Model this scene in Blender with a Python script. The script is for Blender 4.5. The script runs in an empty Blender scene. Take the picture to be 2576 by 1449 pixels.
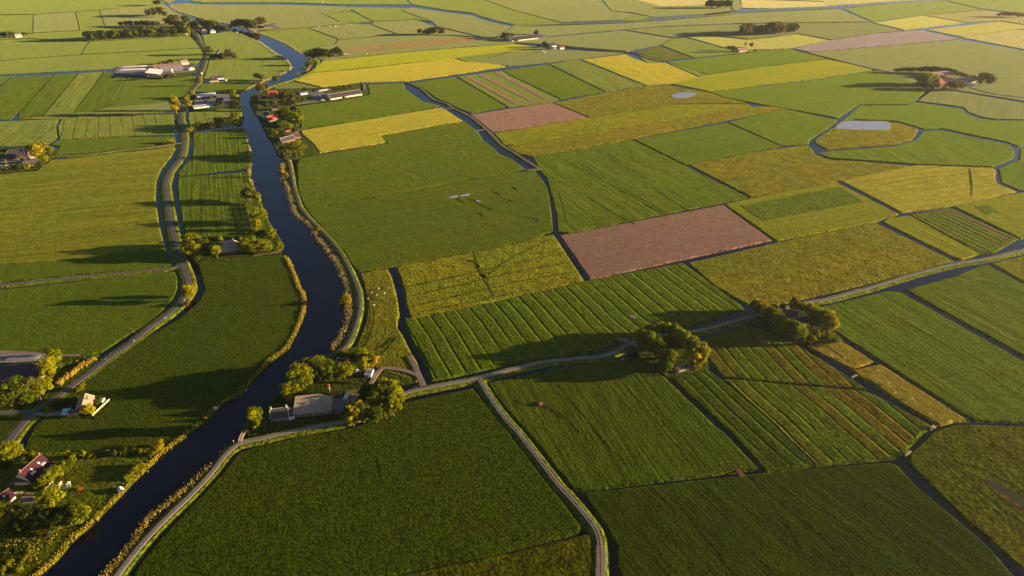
import bpy, bmesh, math, random
import numpy as np
from mathutils import Vector, Matrix
from mathutils.geometry import tessellate_polygon
R = math.radians
random.seed(7)
SC = bpy.context.scene
COL = SC.collection

# ------------------------------------------------------------------ camera, world, sun, exposure
CAM_H, PITCH, FPX, CX, CY = 320.0, R(29.0), 1786.0, 1288.0, 724.5
cam_d = bpy.data.cameras.new("Camera"); cam = bpy.data.objects.new("Camera", cam_d); COL.objects.link(cam)
cam.location = (0, 0, CAM_H); cam.rotation_euler = (R(90) - PITCH, 0, 0)
cam_d.sensor_width = 36; cam_d.lens = 36 * FPX / 2576; cam_d.clip_start = 1; cam_d.clip_end = 40000
SC.camera = cam
SUN_EL, SUN_AZ = 7.6, 3.0            # degrees above the horizon; degrees from +X towards +Y
w = bpy.data.worlds.new("World"); SC.world = w; w.use_nodes = True
wn = w.node_tree; bg = wn.nodes["Background"]
sky = wn.nodes.new("ShaderNodeTexSky"); sky.sky_type = 'NISHITA'; sky.sun_disc = False
sky.sun_elevation = R(SUN_EL); sky.sun_rotation = R(90 - SUN_AZ); sky.air_density = 0.75; sky.dust_density = 0.9; sky.ozone_density = 3.0
wn.links.new(sky.outputs[0], bg.inputs[0]); bg.inputs[1].default_value = 0.054
sd = bpy.data.lights.new("Sun", 'SUN'); sd.energy = 5.0; sd.angle = R(0.5); sd.color = (1.0, 0.78, 0.46)
so = bpy.data.objects.new("Sun", sd); COL.objects.link(so)
sv = Vector((math.cos(R(SUN_EL)) * math.cos(R(SUN_AZ)), math.cos(R(SUN_EL)) * math.sin(R(SUN_AZ)), math.sin(R(SUN_EL))))
so.rotation_euler = (-sv).to_track_quat('-Z', 'Y').to_euler(); so.location = (600, 0, 400)
SC.view_settings.view_transform = 'Standard'; SC.view_settings.look = 'None'
SC.view_settings.exposure = 1.76; SC.view_settings.gamma = 1.0; SC.view_settings.use_curve_mapping = False
HAZE = 0.000035

# ------------------------------------------------------------------ plan coordinates
# The site was surveyed from the photograph: a mark (x, y) of the 2576-wide picture is carried down to the ground plane.
SP, CP = math.sin(PITCH), math.cos(PITCH)
def at(px, py, z=0.0):
    xn, yn = (px - CX) / FPX, (py - CY) / FPX
    rz = -SP - yn * CP
    t = (z - CAM_H) / rz
    return Vector((xn * t, (CP - yn * SP) * t, z))
def vscale(py):                        # metres of height per mark, at ground mark row py
    g = at(CX, py); zc = g.y * CP + CAM_H * SP
    return zc * zc / (FPX * g.y)
def catmull(pts, n=6):
    P = [np.array(p, float) for p in pts]; out = []
    for i in range(len(P) - 1):
        p0, p1, p2, p3 = P[max(i - 1, 0)], P[i], P[i + 1], P[min(i + 2, len(P) - 1)]
        for k in range(n):
            t = k / n
            out.append(tuple(.5 * (2 * p1 + (p2 - p0) * t + (2 * p0 - 5 * p1 + 4 * p2 - p3) * t * t + (3 * p1 - p0 - 3 * p2 + p3) * t ** 3)))
    out.append(tuple(P[-1])); return out
def pts(s):
    return [tuple(float(v) for v in q.split(',')) for q in s.split()]

# ------------------------------------------------------------------ materials
def mat(name):
    m = bpy.data.materials.new(name); m.use_nodes = True
    nt = m.node_tree; b = nt.nodes["Principled BSDF"]
    return m, nt, b
class NT:
    def __init__(s, nt): s.nt = nt
    def n(s, typ, **kw):
        nd = s.nt.nodes.new(typ)
        for k, v in kw.items(): setattr(nd, k, v)
        return nd
    def l(s, a, b): s.nt.links.new(a, b)
    def math(s, op, a, b=None, c=None, clamp=False):
        nd = s.n("ShaderNodeMath", operation=op); nd.use_clamp = clamp
        for i, v in enumerate((a, b, c)):
            if v is None: continue
            if hasattr(v, "is_linked"): s.l(v, nd.inputs[i])
            else: nd.inputs[i].default_value = v
        return nd.outputs[0]
    def noise(s, vec, scale, detail=2, rough=.5):
        nd = s.n("ShaderNodeTexNoise"); s.l(vec, nd.inputs["Vector"])
        nd.inputs["Scale"].default_value = scale; nd.inputs["Detail"].default_value = detail; nd.inputs["Roughness"].default_value = rough
        return nd.outputs["Fac"]
    def vscale(s, vec, xyz):
        nd = s.n("ShaderNodeVectorMath", operation='MULTIPLY'); s.l(vec, nd.inputs[0]); nd.inputs[1].default_value = xyz
        return nd.outputs[0]
    def vadd(s, vec, v2):
        nd = s.n("ShaderNodeVectorMath", operation='ADD'); s.l(vec, nd.inputs[0]); s.l(v2, nd.inputs[1])
        return nd.outputs[0]
    def mix(s, fac, a, b, blend='MIX'):
        nd = s.n("ShaderNodeMix", data_type='RGBA', blend_type=blend)
        for i, v in ((0, fac), (6, a), (7, b)):
            if hasattr(v, "is_linked"): s.l(v, nd.inputs[i])
            elif isinstance(v, tuple): nd.inputs[i].default_value = (*v, 1) if len(v) == 3 else v
            else: nd.inputs[i].default_value = v
        return nd.outputs[2]
    def scalecol(s, col, f):
        nd = s.n("ShaderNodeVectorMath", operation='SCALE'); s.l(col, nd.inputs[0])
        if hasattr(f, "is_linked"): s.l(f, nd.inputs[3])
        else: nd.inputs[3].default_value = f
        return nd.outputs[0]
    def bump(s, h, dist=1.0, strength=1.0):
        nd = s.n("ShaderNodeBump"); s.l(h, nd.inputs["Height"]); nd.inputs["Distance"].default_value = dist; nd.inputs["Strength"].default_value = strength
        return nd.outputs[0]

_grass = {}
def grass(fine=.5, mid=.25, patch=.5, streak=.2, h=.25, ridge=0, depth=.45, width=.5, alt=None, hm=1.0, fs=.45):
    key = (fs, fine, mid, patch, streak, h, ridge, depth, width, alt, hm)
    if key in _grass: return _grass[key]
    m, nt, b = mat("grass"); k = NT(nt)
    tc = k.n("ShaderNodeTexCoord"); oi = k.n("ShaderNodeObjectInfo")
    rnd = k.n("ShaderNodeCombineXYZ"); r7 = k.math('MULTIPLY', oi.outputs["Random"], 700.0)
    k.l(r7, rnd.inputs[0]); k.l(r7, rnd.inputs[2])
    v = k.vadd(tc.outputs["Object"], rnd.outputs[0])
    n1 = k.math('MULTIPLY_ADD', k.noise(v, fs, 3, .65), 2.6, -.8, clamp=True); n2 = k.math('MULTIPLY_ADD', k.noise(v, .09, 4, .6), 2.2, -.6, clamp=True); n3 = k.noise(v, .016, 3, .5)
    st = k.noise(k.vscale(v, (.010, .30, 1)), 1.0, 3, .6)
    f = k.math('MULTIPLY_ADD', k.math('SUBTRACT', n1, .5), fine * 2.1, 1.0)
    f = k.math('MULTIPLY', f, k.math('MULTIPLY_ADD', k.math('SUBTRACT', n2, .5), mid * 1.7, 1.0))
    f = k.math('MULTIPLY', f, k.math('MULTIPLY_ADD', k.math('SUBTRACT', st, .5), streak * 2.5, 1.0))
    f = k.math('MAXIMUM', f, .08)
    base = oi.outputs["Color"]
    pf = k.math('MULTIPLY', k.math('MULTIPLY_ADD', n3, 3.2, -1.1, clamp=True), patch * 1.25)
    col = k.mix(pf, base, k.mix(1.0, base, (1.32, 1.06, .85), 'MULTIPLY'))
    pf2 = k.math('MULTIPLY', k.math('MULTIPLY_ADD', n2, 1.6, -.45, clamp=True), patch * .6)
    col = k.mix(pf2, col, k.mix(1.0, col, (.62, .90, .9), 'MULTIPLY'))
    hgt = k.math('MULTIPLY', n1, h * .75)
    hgt = k.math('ADD', hgt, k.math('MULTIPLY', n2, h * 1.3 * hm))
    hgt = k.math('ADD', hgt, k.math('MULTIPLY', st, streak * .8))
    if ridge:
        sp = k.n("ShaderNodeSeparateXYZ"); k.l(tc.outputs["Object"], sp.inputs[0])
        wob = k.math('MULTIPLY', k.math('SUBTRACT', k.noise(k.vscale(v, (.02, .004, 1)), 1.0, 2, .5), .5), ridge * .5)
        y = k.math('ADD', sp.outputs[1], wob)
        d = k.math('PINGPONG', y, ridge / 2)
        rr = k.math('SMOOTHSTEP' if False else 'DIVIDE', d, ridge / 2 * width, clamp=True)
        rr = k.math('SINE', k.math('MULTIPLY', rr, math.pi / 2))
        rid = k.math('FLOOR', k.math('DIVIDE', y, ridge)); wr = k.n("ShaderNodeTexWhiteNoise", noise_dimensions='1D'); k.l(k.math('ADD', rid, 3.3), wr.inputs["W"])
        amp = k.math('MULTIPLY', k.math('MULTIPLY_ADD', k.noise(k.vscale(v, (.03, .012, 1)), 1.0, 2, .6), 3.0, -.75, clamp=True), k.math('MULTIPLY_ADD', wr.outputs[0], .7, .45))
        hgt = k.math('ADD', hgt, k.math('MULTIPLY', k.math('MULTIPLY', rr, amp), depth))
        if alt:
            cell = k.math('FLOOR', k.math('DIVIDE', k.math('ADD', y, ridge / 2 * 0), ridge))
            wnn = k.n("ShaderNodeTexWhiteNoise", noise_dimensions='1D'); k.l(cell, wnn.inputs["W"])
            col = k.mix(k.math('MULTIPLY_ADD', wnn.outputs[0], 1.6, -.2, clamp=True), col, alt)
    col = k.scalecol(col, f)
    k.l(col, b.inputs["Base Color"]); b.inputs["Roughness"].default_value = .95; b.inputs["Specular IOR Level"].default_value = .0
    b.inputs["Sheen Weight"].default_value = .31; b.inputs["Sheen Roughness"].default_value = .45
    k.l(k.mix(.05, k.mix(.35, col, k.scalecol(col, 7.0)), (.8, .8, .6)), b.inputs["Sheen Tint"])
    k.l(k.bump(hgt), b.inputs["Normal"])
    _grass[key] = m; return m

def solid(name, col, rough=.8, var=.25, scale=1.5, bump=.0, spec=.1, metal=0.0, objcol=False, lines=None):
    m, nt, b = mat(name); k = NT(nt)
    tc = k.n("ShaderNodeTexCoord"); v = tc.outputs["Object"]
    n1 = k.noise(v, scale, 4, .6); n2 = k.noise(v, scale * .13, 2, .5)
    f = k.math('ADD', k.math('MULTIPLY', k.math('SUBTRACT', n1, .5), var * 2), k.math('MULTIPLY_ADD', k.math('SUBTRACT', n2, .5), var * 1.6, 1.0))
    if objcol: oi = k.n("ShaderNodeObjectInfo"); c = oi.outputs["Color"]
    else:
        rgb = k.n("ShaderNodeRGB"); rgb.outputs[0].default_value = (*col, 1); c = rgb.outputs[0]
    h = k.math('MULTIPLY', n1, bump)
    if lines:                                   # courses of tiles, boards or sheets: (axis, period, depth)
        ax, per, dep = lines
        sp = k.n("ShaderNodeSeparateXYZ"); k.l(v, sp.inputs[0])
        g = k.math('FRACT', k.math('DIVIDE', sp.outputs[ax], per))
        f = k.math('MULTIPLY', f, k.math('MULTIPLY_ADD', g, .35, .8))
        h = k.math('ADD', h, k.math('MULTIPLY', g, dep))
    k.l(k.scalecol(c, f), b.inputs["Base Color"]); b.inputs["Roughness"].default_value = rough
    b.inputs["Specular IOR Level"].default_value = spec; b.inputs["Metallic"].default_value = metal
    if bump or lines: k.l(k.bump(h), b.inputs["Normal"])
    return m

def leafmat():
    m, nt, b = mat("leaves"); k = NT(nt)
    oi = k.n("ShaderNodeObjectInfo"); at_ = k.n("ShaderNodeAttribute"); at_.attribute_name = "tint"
    col = k.scalecol(oi.outputs["Color"], k.math('MULTIPLY_ADD', at_.outputs["Fac"], 1.5, .35))
    df = k.n("ShaderNodeBsdfDiffuse"); tr = k.n("ShaderNodeBsdfTranslucent"); mx = k.n("ShaderNodeMixShader")
    k.l(col, df.inputs[0]); k.l(k.mix(1.0, col, (1.15, 1.1, .5), 'MULTIPLY'), tr.inputs[0]); mx.inputs[0].default_value = .35
    k.l(df.outputs[0], mx.inputs[1]); k.l(tr.outputs[0], mx.inputs[2])
    k.l(mx.outputs[0], nt.nodes["Material Output"].inputs[0]); nt.nodes.remove(b)
    return m
def watermat(name, col, rough, wave):
    m, nt, b = mat(name); k = NT(nt)
    tc = k.n("ShaderNodeTexCoord"); v = tc.outputs["Object"]
    n = k.noise(k.vscale(v, (1, .45, 1)), .9, 3, .6); n2 = k.noise(v, .05, 2, .5)
    b.inputs["Base Color"].default_value = (*col, 1); b.inputs["IOR"].default_value = 1.33; b.inputs["Specular IOR Level"].default_value = .5
    k.l(k.math('MULTIPLY_ADD', n2, rough * 2, rough * .3), b.inputs["Roughness"])
    k.l(k.bump(n, wave), b.inputs["Normal"])
    return m
M = {}
M['leaf'] = leafmat()
M['bark'] = solid("bark", (.16, .12, .08), .95, .35, 3, .05)
M['water'] = watermat("canal water", (.0015, .0025, .005), .05, .025)
M['pond'] = watermat("pond water with painted sky", (.38, .38, .40), .10, .03)  # pale base colour stands in for the sky reflected in the ponds
M['asphalt'] = solid("asphalt", (.12, .10, .098), .9, .16, 1.2, .02)
M['gravel'] = solid("gravel", (.22, .175, .15), .95, .3, .9, .04)
M['dirt'] = solid("dirt", (.24, .165, .125), .95, .35, .7, .06)
M['concrete'] = solid("concrete", (.26, .22, .20), .9, .2, .6, .02)
M['bed'] = solid("ditch bed", (.03, .035, .015), .95, .3, .3)
M['reed'] = leafmat()
M['thatch'] = solid("thatch", (.36, .265, .19), .95, .18, 2.5, .06, lines=(2, .9, .06))
M['tile_red'] = solid("red tiles", (.42, .10, .055), .75, .2, 2, .02, lines=(2, .5, .05))
M['tile_wine'] = solid("wine tiles", (.05, .013, .018), .6, .2, 2, .02, lines=(2, .5, .05))
M['tile_pink'] = solid("weathered red tiles", (.36, .20, .17), .8, .2, 2, .02, lines=(2, .6, .05))
M['tile_tan'] = solid("tan tiles", (.40, .27, .17), .8, .15, 2, .02, lines=(2, .5, .05))
M['slate'] = solid("dark tiles", (.075, .06, .065), .6, .25, 2, .02, lines=(2, .5, .05))
M['brown_roof'] = solid("brown roof sheets", (.085, .06, .058), .7, .2, 1, .02, lines=(0, 1.1, .06))
M['grey_roof'] = solid("grey roof sheets", (.28, .29, .31), .6, .15, 1, .02, lines=(0, 1.1, .06))
M['white_roof'] = solid("white roof sheets", (.72, .67, .60), .6, .1, 1, .01, lines=(0, 1.1, .05))
M['brick'] = solid("brick", (.23, .11, .075), .9, .3, 3, .02, lines=(2, .25, .02))
M['plaster'] = solid("cream plaster", (.62, .52, .38), .85, .12, 1)
M['white'] = solid("white paint", (.75, .72, .66), .6, .06, 1)
M['board'] = solid("cream boards", (.52, .40, .24), .85, .2, 1.5, .0, lines=(2, .3, .03))
M['dark_wood'] = solid("dark boards", (.06, .045, .04), .85, .25, 2, .0, lines=(0, .3, .03))
M['glass'] = solid("window glass", (.02, .025, .03), .08, .1, 1, spec=.5)
M['tyre'] = solid("tyre rubber", (.02, .02, .02), .9, .1, 3)
M['chrome'] = solid("bare metal", (.5, .5, .5), .35, .1, 3, metal=1.0)
M['paint'] = solid("vehicle paint", (1, 1, 1), .3, .03, 1, spec=.5, objcol=True)
M['cloth'] = solid("cloth", (1, 1, 1), .9, .1, 4, objcol=True)
M['wool'] = solid("wool", (.72, .66, .56), .95, .15, 6, .02)
M['skin'] = solid("skin", (.55, .33, .23), .6, .05, 6)
M['lamp'] = solid("lamp glass", (.6, .6, .55), .3, .05, 3)
M['plastic'] = solid("coloured plastic", (1, 1, 1), .5, .05, 2, objcol=True)
M['wood'] = solid("weathered timber", (.40, .29, .18), .9, .25, 2, .02)
M['sheeting'] = solid("silage sheeting", (.60, .52, .42), .7, .2, .6, .05)
M['heap'] = solid("soil and branches", (.13, .062, .03), .95, .5, 2, .2)

# ------------------------------------------------------------------ object helpers
def mesh_obj(name, verts, faces, m=None, parent=None, smooth=False, link=True):
    me = bpy.data.meshes.new(name); me.from_pydata([tuple(v) for v in verts], [], [tuple(f) for f in faces]); me.update()
    o = bpy.data.objects.new(name, me)
    if link: COL.objects.link(o)
    for mm in (m if isinstance(m, (list, tuple)) else [m]):
        if mm: me.materials.append(mm)
    if smooth: me.polygons.foreach_set("use_smooth", [True] * len(me.polygons))
    if parent: o.parent = parent
    return o
class MB:                                # collects boxes, tubes and faces; build() links them as ONE mesh object
    def __init__(s): s.v, s.f, s.mi = [], [], []
    def face(s, vs, mi=0):
        i = len(s.v); s.v += [Vector(v) for v in vs]; s.f.append(list(range(i, i + len(vs)))); s.mi.append(mi)
    def box(s, c, d, mi=0, rot=None):
        x, y, z = d[0] / 2, d[1] / 2, d[2] / 2; i = len(s.v)
        for a, b_, e in ((-x, -y, -z), (x, -y, -z), (x, y, -z), (-x, y, -z), (-x, -y, z), (x, -y, z), (x, y, z), (-x, y, z)):
            p = Vector((a, b_, e))
            if rot: p = rot @ p
            s.v.append(p + Vector(c))
        for f in ((0, 3, 2, 1), (4, 5, 6, 7), (0, 1, 5, 4), (1, 2, 6, 5), (2, 3, 7, 6), (3, 0, 4, 7)):
            s.f.append([i + q for q in f]); s.mi.append(mi)
        return s
    def tube(s, p0, p1, r0, r1=None, n=6, mi=0, cap=True):
        p0, p1 = Vector(p0), Vector(p1); r1 = r0 if r1 is None else r1
        d = (p1 - p0).normalized(); a = d.orthogonal().normalized(); b_ = d.cross(a); i = len(s.v)
        for p, r in ((p0, r0), (p1, r1)):
            for k in range(n):
                t = 2 * math.pi * k / n; s.v.append(p + (a * math.cos(t) + b_ * math.sin(t)) * r)
        for k in range(n):
            s.f.append([i + k, i + (k + 1) % n, i + n + (k + 1) % n, i + n + k]); s.mi.append(mi)
        if cap:
            s.f.append([i + k for k in reversed(range(n))]); s.f.append([i + n + k for k in range(n)]); s.mi += [mi, mi]
        return s
    def build(s, name, m, parent=None, smooth=False):
        o = mesh_obj(name, s.v, s.f, m, parent, smooth)
        if isinstance(m, (list, tuple)): o.data.polygons.foreach_set("material_index", s.mi)
        return o
def tag(o, label=None, cat=None, group=None, kind=None):
    if label: o["label"] = label
    if cat: o["category"] = cat
    if group: o["group"] = group
    if kind: o["kind"] = kind
    return o
def thing(name, label, cat, loc, rz=0.0, group=None):
    e = bpy.data.objects.new(name, None); COL.objects.link(e); e.empty_display_size = .5
    e.location = loc; e.rotation_euler = (0, 0, rz); return tag(e, label, cat, group)
def copy_tree(o, parent=None):
    c = o.copy(); COL.objects.link(c)
    if parent: c.parent = parent
    for ch in list(KIDS.get(o.name, [])): copy_tree(ch, c)
    return c
KIDS = {}
def note_kids(o):
    KIDS[o.name] = [c for c in bpy.data.objects if c.parent == o]
    for c in KIDS[o.name]: note_kids(c)

# ------------------------------------------------------------------ the land: ditch network = gaps between field sheets above the water
RW_ = catmull(pts("470,-6 440,5 424,10 420,15 428,22 440,30 455,38 470,44 485,50 500,56 520,62 560,68 582,77 593,81 617,91 653,106 671,118 691,132 719,149 731,164 729,174 701,189 668,202 646,212 632,219.5 603,236 603,259 609,298.5 614,331 621,351 626,366 630,387 631,410 627,437 633,460 645,485 656,512 668,545 690,583 710,615 706,634 724,652 741.5,691 754,726 764,740 765.4,773 751.5,816 734,851 716,879 683.5,901.5 656,932 605,987 567,1007.4 542,1027.6 524,1048 476,1086 428.5,1121.7 378,1164.6 322.6,1217.5 302.5,1240 257,1285.5 227,1316 176.4,1358.7 141,1401.5 101,1437 40,1490 -40,1570"), 5)
RE_ = catmull(pts("520,-6 470,3 437,9 430,14 432,20 450,29 480,38 512,48 535,55 576,60 617,71 645,81 686,96 721,111 754,131 772,141 778,151 780,166 767,181 741,194 709,207 678,216 650,224 633,240 629,254 636,274 654,303 665,325 675,344.5 688,361 703.7,399 711,425 712,450 721,470 731,502 741.5,538 764,555 787,578 797,601 817,623 837,651 852,671 862,699 873,722 871,750 876,780 872,803 862,831 837,869 820,887 797,904 751.5,924 729,962 698.6,992 671,1022.5 648,1048 622,1080 600,1111.6 567,1134 524,1172 466,1225 403,1275 365.5,1305.7 328,1366 290,1409 262,1447 200,1520 120,1640"), 5)
CURVES = {'RW': RW_, 'RE': RE_}
def poly(s):
    out = []
    for q in s.split():
        if ':' in q:
            c, a, b_ = q.split(':'); a, b_ = float(a), float(b_); lo, hi = min(a, b_), max(a, b_)
            seg = [p for p in CURVES[c] if lo <= p[1] <= hi]
            out += seg if a < b_ else seg[::-1]
        else: out.append(tuple(float(v) for v in q.split(',')))
    return out
def area2(P): return sum(P[i].x * P[(i + 1) % len(P)].y - P[(i + 1) % len(P)].x * P[i].y for i in range(len(P))) / 2
def resample(P, step):
    out = []
    for i in range(len(P)):
        a, b_ = P[i], P[(i + 1) % len(P)]; n = max(1, int((b_ - a).length / step))
        out += [a.lerp(b_, k / n) for k in range(n)]
    return out
def inset(P, dists):
    n = len(P); out = []
    for i in range(n):
        e0 = (P[i] - P[i - 1]).normalized(); e1 = (P[(i + 1) % n] - P[i]).normalized()
        n0 = Vector((-e0.y, e0.x)); n1 = Vector((-e1.y, e1.x)); b_ = n0 + n1
        if b_.length < .3: b_ = n0
        b_.normalize(); c = max(.45, b_.dot(n0))
        out.append(P[i] + b_ * (dists[i] / c))
    return out
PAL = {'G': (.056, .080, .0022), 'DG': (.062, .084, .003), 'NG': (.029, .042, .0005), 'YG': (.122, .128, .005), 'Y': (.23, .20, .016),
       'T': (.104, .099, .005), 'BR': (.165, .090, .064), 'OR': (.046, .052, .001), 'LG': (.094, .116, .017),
       'LY': (.25, .22, .08), 'PU': (.145, .11, .11), 'FG': (.108, .118, .036), 'PAD': (.165, .125, .012), 'LAWN': (.054, .064, .003), 'YARD': (.030, .043, .003)}  # FG and LG are lightened greens, distance haze put into the colour
STY = {'p': dict(fs=.6, mid=.18), 't': dict(fine=.6, mid=.4, h=.4, patch=.8), 's': dict(streak=.6, fs=.6), 'f': dict(fine=.35, mid=.15, h=.12, streak=.3, patch=.3),
       'b': dict(fine=.4, mid=.14, h=.10, streak=.16, patch=0.0), 'm': dict(fine=.7, mid=.5, h=.5, patch=.9, streak=.05),
       'n': dict(fine=.85, mid=.12, h=.45, patch=.25, streak=.10, fs=.7),
       'r10': dict(fine=.6, mid=.3, h=.3, ridge=10, depth=.9, width=.55), 'r12': dict(fine=.6, mid=.35, h=.3, ridge=12, depth=1.1, width=.36),
       'o': dict(fine=.6, mid=.3, h=.3, ridge=9.8, depth=1.1, width=.38, alt=(.080, .062, .004)),
       'd': dict(fine=.6, mid=.3, h=.3, ridge=9.5, depth=.8, width=.45), 'q': dict(fine=.6, mid=.2, h=.25, ridge=8, depth=.7, width=.6, alt=(.085, .07, .012)),
       'c': dict(fine=.4, mid=.2, h=.15, ridge=16.5, depth=.6, width=.16), 'e': dict(fine=.4, mid=.2, h=.15, ridge=24, depth=.6, width=.1),
       'w': dict(fine=.6, mid=.4, h=.25, streak=.6, ridge=5.2, depth=.16, width=.7, patch=.4)}
BANK = grass(fine=.9, mid=.6, h=.5, patch=.7)
NF = [0]
def field(cls, sty, s, row=None, ins=None, z=None, name='field', k=1.0):
    NF[0] += 1
    col = PAL[cls] if isinstance(cls, str) else cls
    P = [at(*p).xy for p in poly(s)]
    Q = []
    for p in P:
        if not Q or (p - Q[-1]).length > .8: Q.append(p)
    if (Q[0] - Q[-1]).length < .8: Q.pop()
    if area2(Q) < 0: Q.reverse()
    dist = sum(q.y for q in Q) / len(Q)
    if ins is None: ins = .35 if dist < 560 else (.5 if dist < 900 else .75)
    ang = None
    if row: a, b_ = [at(*p).xy for p in pts(row)]; d = b_ - a
    else: d = max(((Q[(i + 1) % len(Q)] - Q[i]) for i in range(len(Q))), key=lambda e: e.length)
    ang = math.atan2(d.y, d.x)
    Q = resample(Q, 9 if dist < 900 else 20)
    n = len(Q); rg = random.Random(NF[0]); ph = [rg.uniform(0, 6.28) for _ in range(4)]
    top = inset(Q, [ins + .35 * math.sin(i * 1.7 + ph[0]) + rg.uniform(-.3, .3) for i in range(n)])
    mid = inset(Q, [ins - 1.05 + rg.uniform(-.2, .2) for i in range(n)]); bot = inset(Q, [ins - 2.7 for i in range(n)])
    c = Vector((sum(p.x for p in Q) / n, sum(p.y for p in Q) / n)); rot = Matrix.Rotation(-ang, 2)
    L = lambda p, zz: Vector((*(rot @ (p - c)), zz))
    z0 = NF[0] * .002 if z is None else z
    V = [L(p, 0) for p in top] + [L(p, -.45) for p in mid] + [L(p, -1.9) for p in bot]
    tris = tessellate_polygon([[Vector((v.x, v.y, 0)) for v in V[:n]]])
    F = []
    for t in tris:
        a, b_, e = [V[i] for i in t]
        F.append(t if (b_ - a).cross(e - a).z > 0 else t[::-1])
    nt_ = len(F)
    for i in range(n):
        j = (i + 1) % n
        F += [(i, n + i, n + j, j), (n + i, 2 * n + i, 2 * n + j, n + j)]
    o = mesh_obj(name, V, F, [grass(**STY[sty]), BANK])
    o.data.polygons.foreach_set("material_index", [0] * nt_ + [1] * (len(F) - nt_))
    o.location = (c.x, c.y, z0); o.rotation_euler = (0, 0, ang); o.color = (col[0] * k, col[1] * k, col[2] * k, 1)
    return tag(o, kind='structure')
def patch(s, m, z, name, col=None, smooth=True):
    P = pts(s)
    if smooth: P = catmull(P + P[:1], 4)[:-1]
    Q = [at(*p).xy for p in P]
    if area2(Q) < 0: Q.reverse()
    c = sum(Q, Vector((0, 0))) / len(Q); V = [Vector((p.x - c.x, p.y - c.y, 0)) for p in Q]; n = len(V)
    F = [tuple(t) if (V[t[1]] - V[t[0]]).cross(V[t[2]] - V[t[0]]).z > 0 else tuple(t[::-1]) for t in tessellate_polygon([V])]
    V2 = V + [Vector((v.x * 1.0, v.y, -.6)) for v in V]
    F += [(i, n + i, n + (i + 1) % n, (i + 1) % n) for i in range(n)]
    o = mesh_obj(name, V2, F, m); o.location = (c.x, c.y, z)
    if col: o.color = (*col, 1)
    return tag(o, kind='structure')

# one ground sheet to the horizon, the water of all ditches and the river above it
g = mesh_obj('ground', [(-14000, -3000, -2.6), (14000, -3000, -2.6), (14000, 16000, -2.6), (-14000, 16000, -2.6)], [(0, 1, 2, 3)], grass()); g.color = (.07, .09, .02, 1); tag(g, kind='structure')
wq = [at(-230, 1700), at(2850, 1700), at(2850, -34), at(-230, -34)]
wt = mesh_obj('water', [(p.x, p.y, -1.15) for p in wq], [(0, 1, 2, 3)], M['water']); tag(wt, kind='structure')

F = field
# --- north-west
F('LG', 'f', "-150,-36 330,-36 400,-6 412,8 300,20 190,28 83,35 -150,38")
F('FG', 'f', "-150,-40 -100,-40 -90,-37 330,-37 430,-40 452,-8 424,8 416,4 330,-34")
F('LG', 'f', "-150,40 82,37 81,82 -150,88"); F('FG', 'f', "84,37 188,30 199,75 83,82"); F('LG', 'f', "190,30 248,26 263,65 201,75")
F('FG', 'f', "250,26 412,10 418,15 RW:16:76 470,80 265,66")
F('LG', 'f', "-150,90 83,84 200,77 264,68 400,66 470,78 478,88 350,96 224,103 70,96 -150,104")
F('LG', 'f', "-150,106 70,98 222,105 201,136 0,151 -150,160"); F('LG', 'f', "225,105 350,98 476,90 497,112 504,120 204,136")
F('LG', 'f', "-150,162 0,153 203,138 504,122 511,138 506,152 494,160 440,166 285,172 227,176 0,187 -150,194")
F('G', 'f', "-150,196 28,191 -40,245 -150,282", row="0,224 30,193"); F('G', 's', "32,192 134,188 44,284 25,299 -150,312 -150,284 -36,247", row="44,285 136,188")
F('G', 's', "138,187 195,184 103,293 46,297 46,285", row="46,285 138,187"); F('LG', 's', "198,184 259,180 182,285 152,295 106,294", row="103,293 196,185")
F('G', 's', "263,179 283,184 314,197 275,269 240,279 184,285", row="184,285 262,179"); F('G', 'f', "318,198 400,200 480,191 500,190 494,205 478,228 448,252 400,259 278,269", row="278,270 318,197")
F('FG', 'f', "152,298 209,288 328,274 428,257 436,262 437,283 209,288.6")
F('LG', 'e', "-150,318 25,304 147,299 140,317 143,346 122,362 60,367 -150,372", row="0,352 62,308")
F('LG', 'c', "155,300 209,291 437,287 436,339 328,341 151,351 147,340 146,318", row="224,345 228,292")
F('G', 'f', "146,353 328,344 437,343 441,357 378,366 302,374 214,385 138,390 146,376 150,366 128,364")
F((.105, .112, .006), 's', "-150,448 0,438 92,430 130,402 214,395 302,384 378,377 436,368 440,375 428,394 404,424 392,455 389,500 397,560 408,605 413,622 328,632 141,657 -150,669", row="0,600 400,560")
F('G', 'p', "-150,671 141,659 328,634 414,625 426,658 428,668 353,676 201,689 0,708 -150,722")
F('G', 'p', "-150,746 0,729 201,707 353,691 436,684 444,697 444,722 434,750 404,786 354,824 303,852 253,884 205,893 -150,897", row="0,800 400,790")
# --- between the west road and the river
F('LG', 'f', "508,88 545,83 580,79 RW:80:202 640,203 560,206 515,208 511,200 520,175 527,150 524,128 514,108", row="560,150 580,100")
F('G', 'f', "510,212 560,209 645,206 RW:210:234 595,234 484,230 497,222")
F('LG', 'c', "474,281 604,270 RW:262:298 560,318 480,326 474,300", row="500,300 496,281")
F('G', 'w', "486,333 612,322 RW:331:425 450,442 447,436 474,404 484,385 488,360", row="560,400 555,340")
F('G', 'w', "449,446 RW:430:583 640,592 470,596 460,556 451,503 447,460", row="590,580 575,440")
F('G', 'n', "500,664 560,657 640,647 704,640 RW:641:1108 395,1121 300,1124 202,1134 80,1136 62,1130 72,1100 92,1068 110,1055 232,1055 240,1050 284,1003 270,1000 176,1000 172,994 208,962 230,946 304,889 380,843 455,800 503,757 516,728 508,690", row="300,1000 700,760", k=.6)
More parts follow.
